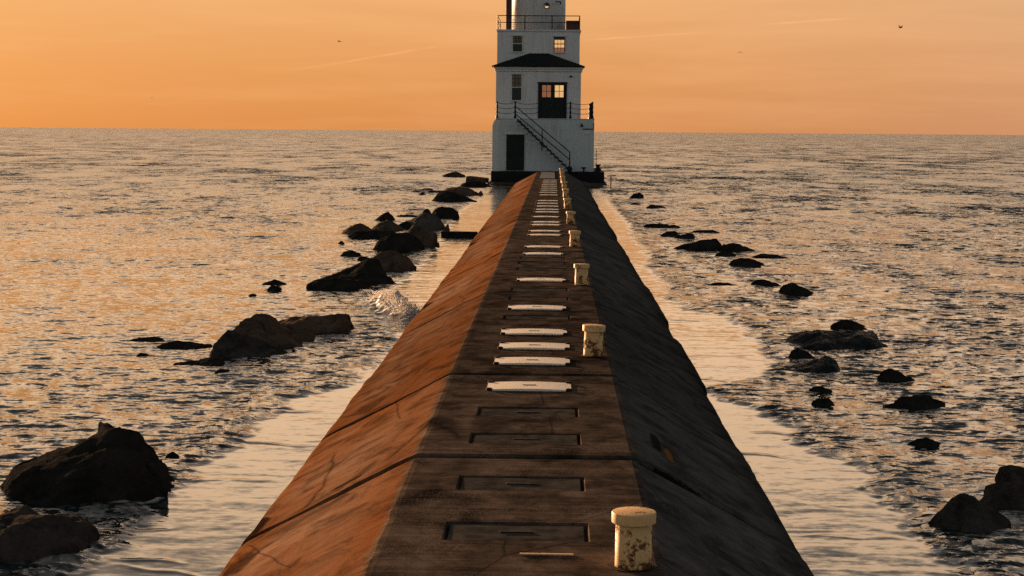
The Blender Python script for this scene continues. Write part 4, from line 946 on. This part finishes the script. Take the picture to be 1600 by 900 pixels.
for nm, arr in (('calm', calm), ('foam', np.clip(foam, 0, 1)), ('chop', chop), ('far', far)):
    at = me.attributes.new(nm, 'FLOAT', 'POINT'); at.data.foreach_set('value', np.append(arr.ravel(), 0).astype(np.float32))
me.materials.append(M['water'])
me.transform(Matrix.Translation((0, 0, WL)))
wo = bpy.data.objects.new('water', me); col.objects.link(wo)
tag(wo, kind='structure')

# spray of the small wave
rf = random.Random(9)
t_ = bmesh.new(); bmesh.ops.create_icosphere(t_, subdivisions=1, radius=1.)
tv = np.array([v.co[:] for v in t_.verts]); t_.verts.index_update(); tf = np.array([[v.index for v in f.verts] for f in t_.faces]); t_.free()
sv = []; sf = []
for i in range(4200):
    # crest runs from the outer end in towards the wall
    t = rf.random(); s = rf.gauss(0, 1)
    cy = 30.3 - 2.5 * t; cx = -2.83 - .32 * (cy - 29.2) + .11 * s; cy += rf.gauss(0, .1)
    hgt = .08 + .24 * math.sin(PI * min(1, t * .8 + .15)) * (rf.random() ** 1.8)
    r = .004 + .014 * rf.random() ** 2.5
    sf.append(tf + len(tv) * i)
    sv.append(tv * np.array([r * rf.uniform(.7, 1.6), r, r * rf.uniform(.6, 1.2)]) + np.array([cx, cy, WL + .03 + hgt]))
sm = bpy.data.meshes.new('sea_spray'); sm.from_pydata(np.concatenate(sv).tolist(), [], np.concatenate(sf).tolist())
sm.polygons.foreach_set('use_smooth', np.ones(len(sm.polygons), bool)); sm.materials.append(M['foam'])
o = bpy.data.objects.new('sea_spray', sm); col.objects.link(o)
tag(o, 'foaming crest of a small wave breaking against the left side of the breakwater', 'sea spray', kind='stuff')

# ------------------------------------------------------------------ gulls
def gull(loc, span, heading, lift, fold, label):
    bm = bmesh.new()
    s = span / 2
    body = [(-.34, .0, .012), (-.22, .0, .05), (-.05, .01, .075), (.10, .012, .065), (.19, .02, .045), (.24, .025, .04), (.31, .015, .008)]
    rings = []
    for x, z, r in body:
        rings.append([bm.verts.new((x * span, r * span * math.cos(a) * .8, z * span + r * span * math.sin(a) * .8)) for a in np.linspace(0, 2 * PI, 9)[:-1]])
    for A, B in zip(rings, rings[1:]):
        for i in range(8): bm.faces.new((A[i], A[(i + 1) % 8], B[(i + 1) % 8], B[i]))
    bm.faces.new(rings[0]); bm.faces.new(rings[-1])
    for sg in (-1, 1):
        f = [(.04, .12, -.10, .0), (.45, .13, -.06, lift * .6), (.75, .06, -.08, lift * .8 - fold), (1., -.10, -.14, lift - fold * 2.2)]
        up = []; dn = []
        for t, x0, x1, z in f:
            th = .022 * (1.1 - t)
            up.append([bm.verts.new((x * span, sg * t * s, z * span + th * span * h)) for x, h in ((x0, .3), ((x0 + x1) / 2 + .03, 1.), (x1, .1))])
            dn.append([bm.verts.new((x * span, sg * t * s, z * span - th * span * h)) for x, h in ((x0, .3), ((x0 + x1) / 2 + .03, .4), (x1, .1))])
        for A, B, C, D_ in zip(up, up[1:], dn, dn[1:]):
            for i in range(2): bm.faces.new((A[i], A[i + 1], B[i + 1], B[i])); bm.faces.new((C[i], D_[i], D_[i + 1], C[i + 1]))
            bm.faces.new((A[0], B[0], D_[0], C[0])); bm.faces.new((A[2], C[2], D_[2], B[2]))
        bm.faces.new((up[-1][0], up[-1][1], up[-1][2], dn[-1][2], dn[-1][1], dn[-1][0])); bm.faces.new((up[0][0], dn[0][0], dn[0][1], dn[0][2], up[0][2], up[0][1]))
    o = obj('gull', bm, M['bird'], None, True, loc); o.rotation_euler = (.12, 0, heading)
    return tag(o, label, 'gull', 'gulls over the sea')
gull((-38.3, 297.1, 18.9), 1.1, 2.6, .22, .06, 'gull in flight left of the lighthouse, wings in a shallow vee')
gull((32.8, 297.9, 17.5), 1.15, 1.2, .05, .12, 'gull gliding with bowed wings just right of the lighthouse')
gull((49.9, 244.5, 18.6), 1.15, .45, .34, .0, 'gull with raised wings at the upper right of the sky')
gull((-94., 388.7, 10.4), .95, 2.2, .15, .05, 'tiny far gull low over the horizon on the left')
